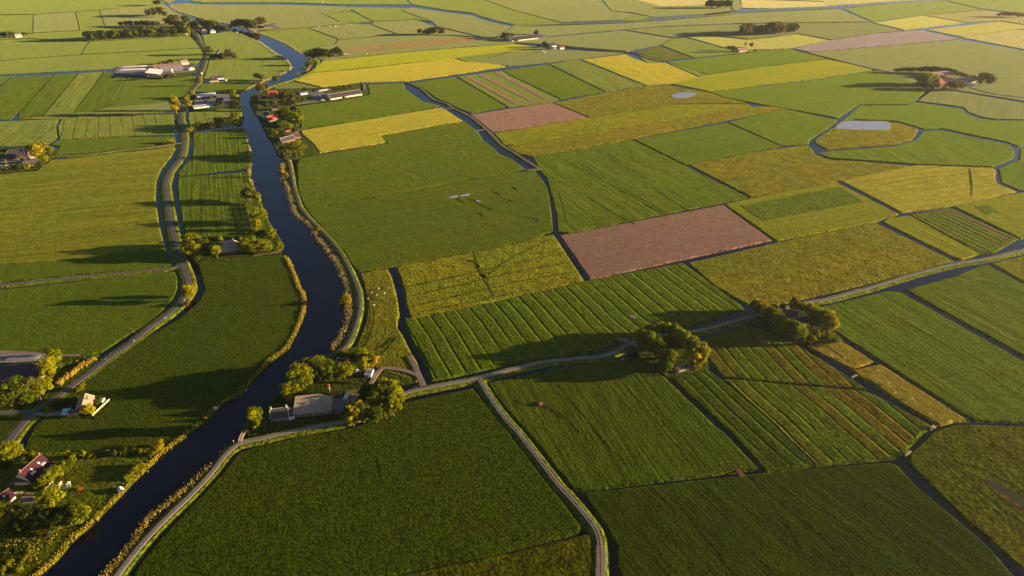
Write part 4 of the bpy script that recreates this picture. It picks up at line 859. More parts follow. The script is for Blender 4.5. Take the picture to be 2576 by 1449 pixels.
# white roofed sheds
H('shed', "open fronted shed with a white sloping roof near the river", 'shed', (498, 250), (545, 245), 13, 3.6, 6.2, 'shedf', 'white_roof', 'dark_wood', 3, False, 0, .7, panes=False, endwins=0)
H('shed', "long low shed with a pale grey roof beside the roadside hedgerow", 'shed', (488, 275), (543, 268), 8.5, 2.6, 4.6, 'gable', 'grey_roof', 'white', 4, False, 0, .3, trim='white')
H('house', "small dark roofed house between the white shed and the river", 'house', (545, 259), (563, 257), 9, 2.8, 6.6, 'gable', 'slate', 'brick', 2, True, 1, .3)
H('house', "dark roofed house with white end by the river meadow", 'house', (533, 203), (563, 199.5), 10, 3.0, 7.8, 'gable', 'slate', 'white', 3, True, 1, .4)
H('house', "cream front house with a dark pyramid roof by the road", 'house', (527, 207.5), (549, 206), 9, 3.0, 6.4, 'hip', 'slate', 'plaster', 3, True, 0, .4)
H('shed', "tiny teal shed beside the dark roofed road house", 'shed', (567, 204.5), (573, 204), 5, 3.0, 4.4, 'gable', 'grey_roof', 'white', 0, False, 0, .2)
# dairy farm
H('barn', "huge white sloping roofed hall on the dairy farm", 'barn', (369, 195), (402, 193.5), 42, 5.0, 9.5, 'shed', 'white_roof', 'dark_wood', 3, False, 0, .8, panes=False, endwins=0)
H('barn', "long grey blue roofed cattle barn on the dairy farm", 'barn', (405, 182), (460, 178.5), 20, 3.4, 7.6, 'gable', 'grey_roof', 'brick', 6, False, 0, .4, panes=False)
H('barn', "long rust brown roofed barn behind the grey cattle barn", 'barn', (386, 172.5), (457, 168), 14, 3.2, 6.6, 'gable', 'tile_pink', 'brick', 6, False, 0, .4, panes=False)
H('house', "red brown roofed farmhouse at the road end of the dairy farm", 'house', (457, 164), (475, 161.5), 11, 4.2, 8.6, 'gable', 'tile_pink', 'plaster', 3, True, 1, .4, panes=False)
H('house', "small cream and pink house beside the pale dairy farm ditch", 'house', (475, 177.5), (490, 176), 8, 3.0, 6.6, 'cross', 'tile_pink', 'white', 2, True, 0, .3, panes=False)
# north
H('house', "pale gabled house hidden in trees beside the road", 'house', (546, 139), (563, 137), 10, 3.4, 9.5, 'cross', 'slate', 'plaster', 2, True, 1, .4, panes=False)
H('house', "pale roofed farmhouse beside dark trees at the far left edge", 'house', (40, 95), (56, 93), 9, 3.4, 7.6, 'gable', 'tile_tan', 'plaster', 2, True, 0, .4, panes=False)
for lab, P0, P1, dp, rm, wm in (("large rust red roofed farmhouse in the far village woods", (399, 61), (421, 59.5), 14, 'tile_pink', 'brick'), ("small white cottage where the far village road begins", (464, 87), (476, 86), 8, 'tile_red', 'white'),
        ("white walled house nearest the far village road", (491, 77), (503, 76), 10, 'slate', 'white'), ("red pyramid roofed house in the far village", (507, 82.5), (521, 81.5), 12, 'tile_pink', 'white'),
        ("low white house right of the red pyramid roof", (529, 83), (543, 82), 8, 'grey_roof', 'white'), ("grey roofed house behind the low white village house", (536, 77.5), (552, 76.5), 9, 'slate', 'brick')):
    H('house', lab, 'house', P0, P1, dp, 3.2, 8.0, 'hip', rm, wm, 2, True, 0, .4, panes=False)
H('barn', "left dark hipped barn with pale ridges by the far river bend", 'barn', (642, 71), (662, 70), 13, 3.0, 7.6, 'hip', 'slate', 'brick', 2, False, 0, .5, trim='white', panes=False)
H('barn', "right dark hipped barn beside the pale yard by the far river", 'barn', (664, 71), (684, 69.5), 13, 3.0, 7.6, 'hip', 'slate', 'brick', 2, False, 0, .5, panes=False)
# east bank
H('house', "big orange tiled hipped house by the river", 'house', (671, 249), (701, 247), 18, 4.0, 12, 'hip', 'tile_red', 'brick', 4, True, 0, .6, .22)
H('shed', "black boarded boathouse at the river edge by the orange roof", 'shed', (645, 250), (661, 249), 9, 3.0, 6.4, 'gable', 'slate', 'dark_wood', 1, True, 0, .4)
H('house', "white gabled house with a black roof facing the river", 'house', (665, 297), (680, 294), 10, 3.4, 8.4, 'gable', 'slate', 'white', 2, True, 0, .3, trim='white')
H('house', "long orange red roofed house among the riverside trees", 'house', (677, 308), (706, 301), 11, 3.0, 8.6, 'gable', 'tile_red', 'brick', 3, True, 1, .4)
H('house', "brown roofed cottage half hidden above the white gabled house", 'house', (684, 279), (699, 277), 8, 3.0, 7.0, 'gable', 'brown_roof', 'brick', 2, True, 0, .4)
H('house', "brick house with a wide black roof and pale verges beside the garden", 'house', (711, 362), (744, 354), 10, 3.0, 7.4, 'gable', 'slate', 'brick', 4, True, 0, .4, trim='white')
H('house', "brick backed house behind the wide black riverside roof", 'house', (735, 352), (757, 348), 10, 3.2, 8.0, 'gable', 'slate', 'brick', 2, True, 1, .4)
H('shed', "small rust roofed shed above the black roofed riverside houses", 'shed', (718, 334), (731, 332), 6, 2.6, 5.0, 'gable', 'tile_red', 'brick', 1, True, 0, .3)
H('barn', "long dark brown roofed barn with pale verges beside the green field", 'barn', (832, 252.5), (911, 239.5), 21, 3.2, 8.0, 'gable', 'brown_roof', 'plaster', 9, False, 0, .6, trim='white', panes=False)
H('shed', "low blue grey glasshouse between the trees and the long barn", 'shed', (757, 240), (775, 237), 9, 2.4, 3.8, 'gable', 'grey_roof', 'white', 2, False, 0, .2, panes=False)
# far fields
H('barn', "very long brown cattle barn with white ridge in the far fields", 'barn', (1288, 105), (1354, 98), 32, 3.2, 8.5, 'gable', 'brown_roof', 'plaster', 8, False, 0, .6, trim='white', panes=False)
H('house', "dark roofed farmhouse with white gable beside the lane end", 'house', (1382, 120), (1400, 118), 12, 3.6, 10, 'gable', 'slate', 'white', 2, True, 1, .4, panes=False)
H('shed', "little white shed with a red roof by the lane end", 'shed', (1409, 124), (1420, 123), 8, 3.2, 5.6, 'gable', 'tile_red', 'white', 1, False, 0, .3, panes=False)
H('house', "brown roofed cream house under the far yellow field", 'house', (1858, 132), (1879, 130.5), 12, 3.4, 8.2, 'gable', 'tile_pink', 'plaster', 2, True, 1, .4, panes=False)
H('barn', "upper pink brown roofed barn beneath the long dark hedge", 'barn', (2350, 197.5), (2399, 193), 26, 3.4, 8.8, 'gable', 'tile_pink', 'brick', 6, False, 0, .6, trim='white', panes=False)
H('barn', "lower mauve roofed barn with white bales in front", 'barn', (2400, 215), (2454, 208.5), 26, 3.4, 9.0, 'gable', 'tile_pink', 'plaster', 6, False, 0, .6, trim='white', panes=False)
H('farm_barn', "salmon red pyramid roofed barn among the farm trees", 'barn', (2361, 219), (2382, 217), 20, 3.4, 13.5, 'hip', 'tile_red', 'brick', 2, True, 0, .7, .40)
# mid river house, grove and road farm
H('farm_barn', "grey thatched hipped house on the strip between road and river", 'house', (560, 642), (609, 635.5), 16.5, 2.8, 11.4, 'hip', 'thatch', 'brick', 5, True, 1, .6, (.12, .34), 'plaster')
H('house', "black slate farmhouse in the roadside trees", 'house', (1966, 812), (2001, 819), 12, 3.2, 10.5, 'gable', 'slate', 'brick', 3, True, 2, .4)
H('annex', "dark roofed lean-to joined to the black slate farmhouse", 'house', (2002, 822), (2035, 817), 8.5, 2.8, 6.2, 'gable', 'brown_roof', 'brick', 3, True, 0, .4, trim='plaster')
H('shed', "cream boarded field shed with a brown roof in the grove", 'shed', (1704, 939), (1733, 933), 5.5, 2.7, 4.6, 'gable', 'brown_roof', 'board', 1, True, 0, .35, panes=False, endwins=0)

# ------------------------------------------------------------------ yards: silage, silos, heaps
def loaf(name, label, cat, P0, P1, wid, h, m):
    a, b_ = at(*P0), at(*P1); d = b_ - a; L = d.length; V, Fa = [], []; n, k = 10, 7; rg = random.Random(L)
    for i in range(n + 1):
        t = i / n; s = min(1, 5 * min(t, 1 - t) + .35)
        for j in range(k + 1):
            u = math.pi * j / k; V.append((-L / 2 + L * t, -math.cos(u) * wid / 2 * (.8 + .2 * s), max(0, math.sin(u)) * h * s * rg.uniform(.92, 1.05) + (0 if 0 < j < k else -.4)))
    for i in range(n):
        for j in range(k): q = i * (k + 1) + j; Fa.append((q, q + 1, q + k + 2, q + k + 1))
    Fa += [tuple(range(k + 1)), tuple(n * (k + 1) + j for j in reversed(range(k + 1)))]
    o = mesh_obj(name, V, Fa, m); c = (a + b_) / 2; o.location = (c.x, c.y, .4); o.rotation_euler = (0, 0, math.atan2(d.y, d.x)); return tag(o, label, cat)
loaf('silage_clamp', "upper cream silage clamp on the dairy farm yard", 'silage', (302, 170), (368, 167), 9, 2.4, M['sheeting'])
loaf('silage_clamp', "white sheeted silage clamp left of the huge white hall", 'silage', (296, 177.5), (366, 174.5), 9, 2.4, M['white_roof'])
loaf('silage_clamp', "short grey silage clamp nearest the shaded dairy farm grass", 'silage', (346, 183), (368, 182), 7, 2.0, M['concrete'])
loaf('silage_clamp', "narrow cream silage clamp behind the long dark brown barn", 'silage', (799, 230), (834, 225), 6, 2.0, M['sheeting'])
loaf('silage_clamp', "pinkish silage clamp behind the very wide dark barn", 'silage', (10, 903), (100, 899), 8, .7, M['concrete'])
loaf('silage_clamp', "white wrapped bale row in front of the mauve barn", 'silage', (2437, 214), (2456, 211.5), 5, 2.0, M['white_roof'])
loaf('silage_clamp', "white sheeted heap left of the salmon roofed farm trees", 'silage', (2296, 216), (2304, 214), 5, 2.0, M['white_roof'])
def heap(name, label, cat, x, y, r, h, m, col=None):
    g_ = at(x, y); rg = random.Random(int(x)); V, Fa = [(0, 0, h)], []; n = 14
    for k_, (rr, hh) in enumerate(((.35, .85), (.7, .45), (1.0, -.05))):
        for i in range(n):
            a = 2 * math.pi * i / n; q = rr * r * rg.uniform(.6, 1.4); V.append((math.cos(a) * q, math.sin(a) * q, h * hh * rg.uniform(.8, 1.25)))
    for i in range(n):
        j = (i + 1) % n; Fa.append((0, 1 + i, 1 + j))
        for k_ in range(2): Fa.append((1 + k_ * n + i, 1 + (k_ + 1) * n + i, 1 + (k_ + 1) * n + j, 1 + k_ * n + j))
    o = mesh_obj(name, V, Fa, m); o.location = (g_.x, g_.y, .3)
    if col: o.color = (*col, 1)
    return tag(o, label, cat)
heap('brush_heap', "reddish brown brush heap in the middle of the smooth field", 'heap', 1356, 1018, 2.8, 1.1, M['heap'])
heap('brush_heap', "orange soil heap by the cattle barn hedge", 'heap', 436, 190, 7, 2.2, M['heap'])
def silo(label, x, y, r, h, m):
    g_ = at(x, y); t = thing('silo', label, 'silo', (g_.x, g_.y, 0)); b_ = MB(); b_.tube((0, 0, -.3), (0, 0, h), r, n=16); b_.build('tank', M[m], t, True)
    b_ = MB(); b_.tube((0, 0, h), (0, 0, h + r * .5), r * 1.03, r * .5, n=16); b_.tube((0, 0, h + r * .5), (0, 0, h + r * .75), r * .5, r * .1, n=16); b_.build('roof', M[m], t)
silo("cream upright silo in front of the grey cattle barn", 433, 182.5, 2.2, 6.5, 'plaster')
silo("dark domed slurry silo behind the very long brown barn", 1350, 87, 9, 5, 'slate')
silo("pale round tank on the yard left of the long dark barn", 804, 247, 2.4, 4.5, 'concrete')

# ------------------------------------------------------------------ vehicles
def loft_body(b_, prof, w_, zt=None, taper=.86):
    """side profile (x, z) extruded across the width, narrowing towards the top"""
    zs = [z for _, z in prof]; z0, z1 = min(zs), max(zs); n = len(prof); i = len(b_.v)
    for sy in (-1, 1):
        for x, z in prof:
            t = max(0, (z - .85) / max(.01, z1 - .85)); b_.v.append(Vector((x, sy * w_ / 2 * (1 - (1 - taper) * t), z)))
    for k in range(n):
        j = (k + 1) % n; b_.f.append([i + k, i + j, i + n + j, i + n + k]); b_.mi.append(0)
    b_.f.append([i + k for k in reversed(range(n))]); b_.f.append([i + n + k for k in range(n)]); b_.mi += [0, 0]
def car(name, label, cat, x, y, ang, col, kind='car', s=1.15):
    g_ = at(x, y); t = thing(name, label, cat, (g_.x, g_.y, .52), R(ang)); t.scale = (s, s, s); b_ = MB()
    if kind == 'car':
        loft_body(b_, [(-2.05, .32), (2.05, .32), (2.12, .62), (2.0, .82), (1.1, .92), (.45, 1.40), (-1.15, 1.44), (-1.85, .98), (-2.1, .88)], 1.74)
        gl = [(1.02, .95, .50, 1.34), (-1.80, 1.0, -1.22, 1.38)]; side = (-1.05, .40, 1.0, 1.34); wb = 1.28
    else:
        loft_body(b_, [(-2.6, .35), (2.5, .35), (2.6, .75), (2.3, 1.15), (1.7, 2.15), (-2.5, 2.25), (-2.62, 1.2)], 1.95, taper=.93)
        gl = [(2.28, 1.2, 1.78, 2.02), (-2.64, 1.35, -2.56, 2.0)]; side = (.7, 1.55, 1.35, 1.95); wb = 1.6
    o = b_.build('body', M['paint'], t); o.color = (*col, 1)
    for x0, z0, x1, z1 in gl:
        q = MB(); nx = .03 if x0 > 0 else -.03
        f = [(x0 + nx, -.66, z0 + .02), (x0 + nx, .66, z0 + .02), (x1 + nx, .58, z1 + .02), (x1 + nx, -.58, z1 + .02)]
        q.face(f if x0 > 0 else f[::-1]); q.face([(a - nx, c_, d_) for a, c_, d_ in (f[::-1] if x0 > 0 else f)]); q.build('window', M['glass'], t)
    for sy in (-1, 1):
        q = MB(); q.box(((side[0] + side[1]) / 2, sy * (.80 if kind == 'car' else .92), (side[2] + side[3]) / 2), (side[1] - side[0], .10, side[3] - side[2])); q.build('window', M['glass'], t)
        q = MB(); q.box((2.07 if kind == 'car' else 2.56, sy * .62, .66), (.1, .34, .16)); q.build('headlight', M['lamp'], t)
        for sx in (-1, 1):
            q = MB(); q.tube((sx * wb, sy * .70, .33), (sx * wb, sy * .92, .33), .33, n=14); wo = q.build('wheel', M['tyre'], t)
            q = MB(); q.tube((sx * wb, sy * .91, .33), (sx * wb, sy * .94, .33), .18, n=10); q.build('rim', M['chrome'], wo)
    return t
car('van', "white van parked beside the bramble plot behind the thatched barn", 'van', 871, 1003, 82, (.62, .66, .72), 'van')
car('car', "red car with a pale roof parked at the barn end", 'car', 846, 1036, 12, (.22, .02, .03))
car('car', "white car nearest the verge on the bungalow drive", 'car', 165, 1044, 10, (.75, .75, .75), s=1.3)
car('van', "mint green van parked behind the white car at the bungalow", 'van', 172, 1038, 14, (.35, .58, .50), 'van')
car('car', "dark red car parked beside the mint green van", 'car', 181, 1041, 20, (.20, .015, .02), s=1.2)
car('car', "dark blue car driving on the road above the junction", 'car', 441, 609, 98, (.02, .025, .04), s=1.25)
car('van', "white van by the green field beside the long dark barn", 'van', 813, 254.5, 10, (.7, .68, .62), 'van', 1.3)
car('van', "white van on the road beside the dairy farm", 'van', 507, 187, 96, (.75, .72, .66), 'van', 1.3)
car('car', "black car parked in the yard between the white roofed sheds", 'car', 517, 256, 5, (.015, .015, .02), s=1.4)
car('car', "white car at the end of the very long brown barn", 'car', 1368, 95, 10, (.8, .78, .72), s=1.6)
# bright orange machine at the long barn
g_ = at(867, 247); t = thing('tractor', "orange tractor standing against the long dark brown barn", 'tractor', (g_.x, g_.y, .3), R(14)); t.scale = (1.5, 1.5, 1.5)
b_ = MB(); loft_body(b_, [(-1.4, .7), (2.0, .7), (2.05, 1.4), (.4, 1.55), (.2, 2.6), (-1.3, 2.65), (-1.5, 1.3)], 1.3); o = b_.build('body', M['paint'], t); o.color = (.62, .14, .02, 1)
for sx, r_ in ((-.8, .85), (1.5, .55)):
    for sy in (-1, 1): q = MB(); q.tube((sx, sy * .75, r_), (sx, sy * 1.15, r_), r_, n=14); q.build('wheel', M['tyre'], t)
for sy in (-1, 1): q = MB(); q.box((-.5, sy * .62, 2.05), (1.1, .12, .8)); q.build('window', M['glass'], t)

# ------------------------------------------------------------------ cyclists
def skin_obj(name, nodes, edges, rad, m, parent=None, lev=1):
    me = bpy.data.meshes.new(name); me.from_pydata(nodes, edges, []); me.update(); o = bpy.data.objects.new(name, me); COL.objects.link(o); me.materials.append(m)
    md = o.modifiers.new("skin", 'SKIN'); md.use_smooth_shade = True
    for i, r_ in enumerate(rad):
        sv_ = me.skin_vertices[0].data[i]; sv_.radius = (r_, r_) if not isinstance(r_, tuple) else r_; sv_.use_root = (i == 0)
    if lev: o.modifiers.new("sub", 'SUBSURF').render_levels = lev
    if parent: o.parent = parent
    return o
def bicycle(label, x, y, ang):
    g_ = at(x, y); t = thing('bicycle', label, 'bicycle', (g_.x, g_.y, .56), R(ang), 'bicycles on the road')
    for xx in (-.52, .52):
        b_ = MB()
        for i in range(16):
            a, c_ = 2 * math.pi * i / 16, 2 * math.pi * (i + 1) / 16
            b_.tube((xx + .33 * math.cos(a), 0, .34 + .33 * math.sin(a)), (xx + .33 * math.cos(c_), 0, .34 + .33 * math.sin(c_)), .022, n=5)
        for i in range(6): a = math.pi * i / 6; b_.tube((xx - .32 * math.cos(a), 0, .34 - .32 * math.sin(a)), (xx + .32 * math.cos(a), 0, .34 + .32 * math.sin(a)), .006, n=3)
        b_.build('wheel', M['tyre'], t)
    b_ = MB()
    for p, q in (((-.52, 0, .34), (-.05, 0, .30)), ((-.05, 0, .30), (-.20, 0, .85)), ((-.20, 0, .80), (.36, 0, .84)), ((.38, 0, .78), (-.05, 0, .30)), ((-.52, 0, .34), (-.18, 0, .78)), ((.34, 0, .92), (.52, 0, .34))): b_.tube(p, q, .022, n=5)
    b_.build('frame', M['chrome'], t)
    b_ = MB(); b_.tube((.36, -.21, .96), (.36, .21, .96), .018, n=5); b_.tube((.36, -.21, .96), (.46, -.21, .90), .016, n=5); b_.tube((.36, .21, .96), (.46, .21, .90), .016, n=5); b_.build('handlebar', M['tyre'], t)
    b_ = MB(); b_.box((-.22, 0, .90), (.26, .13, .06)); b_.build('saddle', M['tyre'], t)
    return t
def cyclist(label, x, y, ang, col, helm):
    g_ = at(x, y); t = thing('person', label, 'person', (g_.x, g_.y, .56), R(ang), 'cyclists on the road')
    N_ = [(-.20, 0, 1.00), (-.12, 0, 1.18), (.04, 0, 1.36), (.14, 0, 1.44), (.20, 0, 1.50), (.25, 0, 1.58), (.27, 0, 1.67)]; rd = [.13, .13, .14, .09, .055, .085, .07]
    E = [(i, i + 1) for i in range(6)]
    for sy in (-1, 1):
        k = len(N_); N_ += [(.13, sy * .19, 1.41), (.22, sy * .24, 1.18), (.36, sy * .22, 1.03), (.40, sy * .21, .99)]; rd += [.07, .05, .038, .035]; E += [(3, k), (k, k + 1), (k + 1, k + 2), (k + 2, k + 3)]
        h = k + 3
        for f in range(4): N_ += [(.43, sy * (.18 + .018 * f), .985), (.44, sy * (.18 + .018 * f), .95)]; rd += [.011, .009]; E += [(h, len(N_) - 2), (len(N_) - 2, len(N_) - 1)]
        N_.append((.39, sy * .17, .97)); rd.append(.011); E.append((h, len(N_) - 1))
        kn = (.14, sy * .11, .78) if sy > 0 else (.06, sy * .11, .62); an = (-.06, sy * .12, .40) if sy > 0 else (-.12, sy * .12, .20); to = (.10, sy * .12, .36) if sy > 0 else (.05, sy * .12, .15)
        k = len(N_); N_ += [(-.17, sy * .10, .96), kn, an, to]; rd += [.10, .065, .045, .035]; E += [(0, k), (k, k + 1), (k + 1, k + 2), (k + 2, k + 3)]
    skin_obj('body', N_, E, rd, M['skin'], t)
    j = skin_obj('jersey', [(-.19, 0, 1.02), (-.12, 0, 1.18), (.04, 0, 1.37), (.13, 0, 1.44), (.13, .20, 1.41), (.20, .24, 1.22), (.13, -.20, 1.41), (.20, -.24, 1.22)], [(0, 1), (1, 2), (2, 3), (3, 4), (4, 5), (3, 6), (6, 7)], [.16, .16, .17, .11, .09, .065, .09, .065], M['cloth'], t); j.color = (*col, 1)
    s_ = skin_obj('shorts', [(-.20, 0, 1.0), (-.17, .10, .95), (-.02, .11, .86), (-.17, -.10, .95), (-.05, -.11, .80)], [(0, 1), (1, 2), (0, 3), (3, 4)], [.15, .12, .10, .12, .10], M['cloth'], t); s_.color = (.02, .02, .025, 1)
    b_ = MB()
    for i in range(3):
        for k in range(8):
            a, c_ = 2 * math.pi * k / 8, 2 * math.pi * (k + 1) / 8; u, v = math.pi / 2 * i / 3, math.pi / 2 * (i + 1) / 3
            P = lambda a_, u_: (.25 + .13 * math.cos(a_) * math.cos(u_), .10 * math.sin(a_) * math.cos(u_), 1.66 + .11 * math.sin(u_))
            b_.face([P(a, u), P(c_, u), P(c_, v), P(a, v)])
    h_ = b_.build('helmet', M['plastic'], t); h_.color = (*helm, 1)
    b_ = MB()
    for sy in (-1, 1): b_.box((.335, sy * .03, 1.635), (.012, .02, .012)); b_.box((.25, sy * .088, 1.61), (.03, .012, .05))
    b_.box((.345, 0, 1.61), (.03, .022, .03)); b_.box((.335, 0, 1.575), (.012, .05, .01)); b_.build('face', M['skin'], t)
for lab, x, y, ang, col, helm in (("in a white jersey, rearmost beside the golden roadside bush", 465, 760, 232, (.85, .82, .75), (.9, .9, .9)), ("in a cream jersey, middle one of three on the curved road", 417, 805, 226, (.85, .75, .60), (.8, .8, .8)),
        ("in a bright yellow jacket, foremost of three on the curved road", 339, 862, 222, (.85, .75, .02), (.9, .8, .05)), ("in dark clothes with a white helmet, by the golden reed strip", 268, 908, 222, (.03, .03, .04), (.8, .8, .8))):
    t1 = bicycle("bicycle ridden by the cyclist " + lab.split(',')[0] + " " + lab.split(',')[1].strip().replace("of three ", ""), x, y, ang) if False else bicycle("bicycle under the cyclist " + lab.split(',')[0], x, y, ang)
    cyclist("cyclist " + lab, x, y, ang, col, helm)
    for o in (t1,): o.scale = (1.25,) * 3
for o in [o for o in COL.objects if o.name.startswith('person')]: o.scale = (1.25,) * 3

# ------------------------------------------------------------------ sheep
def make_sheep():
    N_ = [(0, 0, .62), (.28, 0, .66), (.46, 0, .70), (.60, 0, .62), (.74, 0, .40), (.84, 0, .28), (-.30, 0, .66), (-.46, 0, .64), (-.54, 0, .50)]
    rd = [.27, .25, .20, .13, .10, .06, .26, .20, .04]; E = [(0, 1), (1, 2), (2, 3), (3, 4), (4, 5), (0, 6), (6, 7), (7, 8)]
    for bi, x in ((1, .30), (6, -.34)):
        for sy in (-1, 1):
            k = len(N_)
            if x > 0: N_ += [(x, sy * .15, .44), (x + .02, sy * .15, .22), (x, sy * .15, .02)]
            else: N_ += [(x + .04, sy * .15, .44), (x - .08, sy * .15, .24), (x - .03, sy * .15, .02)]
            rd += [.085, .04, .035]; E += [(bi, k), (k, k + 1), (k + 1, k + 2)]
    for sy in (-1, 1): N_.append((.66, sy * .14, .50)); rd.append(.03); E.append((4, len(N_) - 1))
    return skin_obj('sheep', N_, E, rd, M['wool'])
proto_s = make_sheep(); first = [True]
def flock(where, group, data, s=1.9):
    rg = random.Random(len(data)); rows = sorted(pts(data)); n = len(rows)
    for i, (x, y) in enumerate(rows):
        o = proto_s if first[0] else proto_s.copy()
        if not first[0]: COL.objects.link(o)
        first[0] = False; g_ = at(x, y); o.location = (g_.x, g_.y, .3); o.rotation_euler = (0, 0, rg.uniform(0, 6.28)); q = s * rg.uniform(.9, 1.1); o.scale = (q, q, q)
        tag(o, (f"{ORD[i]} white sheep from the left {where}" if n > 1 else f"lone white sheep {where}"), 'sheep', group)
flock("on the tan paddock strip", "sheep on the tan paddock", "2091.6,897.7 2124,903.5 2235,967 2251.6,991 2293,1005 2338.6,1043.9 2208,935", 1.5)
flock("on the strip between cycle path and ditch", "sheep on the ditch strip", "953,728 934,738 978,726 948,744 926,754 960,752 941,770 968,740", 1.4)
flock("below the house with the red roofed shed", "sheep below the lane end house", "1354.5,137 1366,130.5 1367.5,133 1371.5,131.5 1367,136", 3.2)
flock("near the river loop grove", "sheep by the river loop", "867.5,138.6 874,138.4 881,140 924,137 816,144", 3.0)
flock("in the far meadow beyond the river", "sheep in the far meadow", "803,69 831,68.5 845,68 874,66 884,65 866,89", 3.2)
flock("by the pale far canal", "sheep by the far canal", "879,24 905,25 813,6", 3.4)
flock("in front of the mauve roofed barn", "sheep before the mauve barn", "2426,224 2453,229", 3.0)
flock("by the edge of the shaded field under the grove", "", "1566,906", 1.4)
flock("beside the long lane under the orchard strips", "", "1581,132", 3)

# ------------------------------------------------------------------ posts, lamps, bridges, fences, garden things
def pole(name, label, cat, x, y, h, r_, m, arm=0, ang=0):
    g_ = at(x, y); t = thing(name, label, cat, (g_.x, g_.y, 0), R(ang)); b_ = MB(); b_.tube((0, 0, 0), (0, 0, h), r_, r_ * .65, 8); b_.build('post', M[m], t)
    if arm:
        b_ = MB(); b_.tube((0, 0, h - .1), (arm, 0, h + .25), r_ * .6, n=6); b_.build('arm', M[m], t)
        b_ = MB(); b_.box((arm + .3, 0, h + .22), (.9, .3, .16)); b_.build('lamp_head', M['lamp'], t)
    return t
pole('street_lamp', "grey street lamp with an arm over the road junction", 'lamp', 477, 672, 6.2, .10, 'white', 1.8, 180)
pole('utility_pole', "pale wooden pole beside the shaded tree mass by the road fork", 'pole', 107, 1013, 6.5, .13, 'wood')
pole('utility_pole', "short pale pole beside the golden reed strip", 'pole', 216, 906, 4.4, .12, 'wood')
pole('marker_post', "white post at the water edge beside the arched footbridge", 'post', 588, 1113, 1.9, .28, 'white')
pole('marker_post', "thin white marker post on the lawn near the river", 'post', 373, 1188, 1.6, .09, 'white')
g_ = at(417, 671); t = thing('road_sign', "small yellow road sign at the side road junction", 'sign', (g_.x, g_.y, 0)); b_ = MB(); b_.tube((0, 0, 0), (0, 0, 2.4), .05, n=6); b_.build('post', M['white'], t); b_ = MB(); b_.box((.0, -.06, 2.0), (.9, .05, 1.0)); o = b_.build('panel', M['plastic'], t); o.color = (.75, .65, .02, 1)
for lab, P0, P1, h in (("bare slim trunk post by the farmhouse end, nearest the bridge", (661, 1078), None, 5), ("bare slim trunk post by the farmhouse end, middle one", (667, 1078), None, 5.5), ("bare slim trunk post touching the farmhouse gable", (674, 1076), None, 6)):
    g_ = at(*P0); t = MB(); t.tube((0, 0, 0), (.15, 0, h * .6), .2, .16, 7); t.tube((.15, 0, h * .6), (-.1, .1, h), .16, .05, 7); e_ = thing('bare_tree', lab, 'tree', (g_.x, g_.y, .2), 0, "pollard trunks by the farmhouse"); t.build('trunk', M['bark'], e_); t = MB(); t.tube((-.1, .1, h), (.5, .2, h + 1.2), .06, .02, 5); t.tube((-.1, .1, h), (-.6, -.1, h + 1.0), .06, .02, 5); t.tube((0, 0, h * .8), (.4, -.5, h * .8 + 1), .06, .02, 5); t.build('branches', M['bark'], e_)
def bridge(name, label, P0, P1, wid, arch, rail=True, m='wood', z=.5):
    a, b_ = at(*P0), at(*P1); d = b_ - a; L = d.length; c = (a + b_) / 2; t = thing(name, label, 'bridge', (c.x, c.y, z), math.atan2(d.y, d.x)); n = 10
    zf = lambda u: arch * (1 - (2 * u - 1) ** 2); q = MB()
    for i in range(n):
        u, v = i / n, (i + 1) / n; x0, x1 = -L / 2 + L * u, -L / 2 + L * v; h = wid / 2
        top = [(x0, -h, zf(u)), (x1, -h, zf(v)), (x1, h, zf(v)), (x0, h, zf(u))]; lo = [(x, y, z_ - .25) for x, y, z_ in top]
        q.face(top); q.face(lo[::-1]); q.face([top[0], lo[0], lo[1], top[1]]); q.face([top[2], lo[2], lo[3], top[3]])
    q.build('deck', M[m], t)
    if rail:
        for sy in (-1, 1):
            q = MB()
            for i in range(n):
                u, v = i / n, (i + 1) / n
                for k in (.95, .5): q.tube((-L / 2 + L * u, sy * wid / 2, zf(u) + k), (-L / 2 + L * v, sy * wid / 2, zf(v) + k), .09, n=5)
            for i in range(0, n + 1, 2): u = i / n; q.tube((-L / 2 + L * u, sy * wid / 2, zf(u) - .2), (-L / 2 + L * u, sy * wid / 2, zf(u) + 1.0), .08, n=5)
            q.build('railing', M[m], t)
    for sx in (-1, 1): q = MB(); q.box((sx * (L / 2 - .2), 0, -1.1), (.5, wid * .95, 2.0)); q.build('abutment', M['concrete'], t)
    return t
bridge('footbridge', "little arched timber footbridge over the farm inlet by the river", (604, 1113), (618, 1087), 2.0, 1.1)
bridge('farm_bridge', "narrow slab bridge over the canal near the yellow field corner", (1116, 275), (1142, 273), 3.0, .1, False, 'concrete', .55)
bridge('farm_bridge', "narrow slab bridge over the canal beside the small brown field", (1193, 331), (1224, 326), 3.0, .1, False, 'concrete', .55)
bridge('plank_bridge', "pale plank across the ditch beside the upper paddock", (2143, 950), (2155, 944), 1.4, .05, False)
bridge('plank_bridge', "pale plank gate bridge at the lower ditch junction", (2278, 1147), (2290, 1137), 1.3, .05)
bridge('plank_bridge', "pale bent plank bridge below the paddock end", (2340, 1080), (2352, 1074), 1.6, .3)
bridge('farm_bridge', "dirt covered culvert on the field ditch below the smooth field", (1857, 1182), (1869, 1200), 3.4, .1, False, 'heap', .3)
bridge('jetty', "pale double plank jetty on the left river bank", (538, 1024), (546, 1028), 2.2, 0, False, 'white', .3)
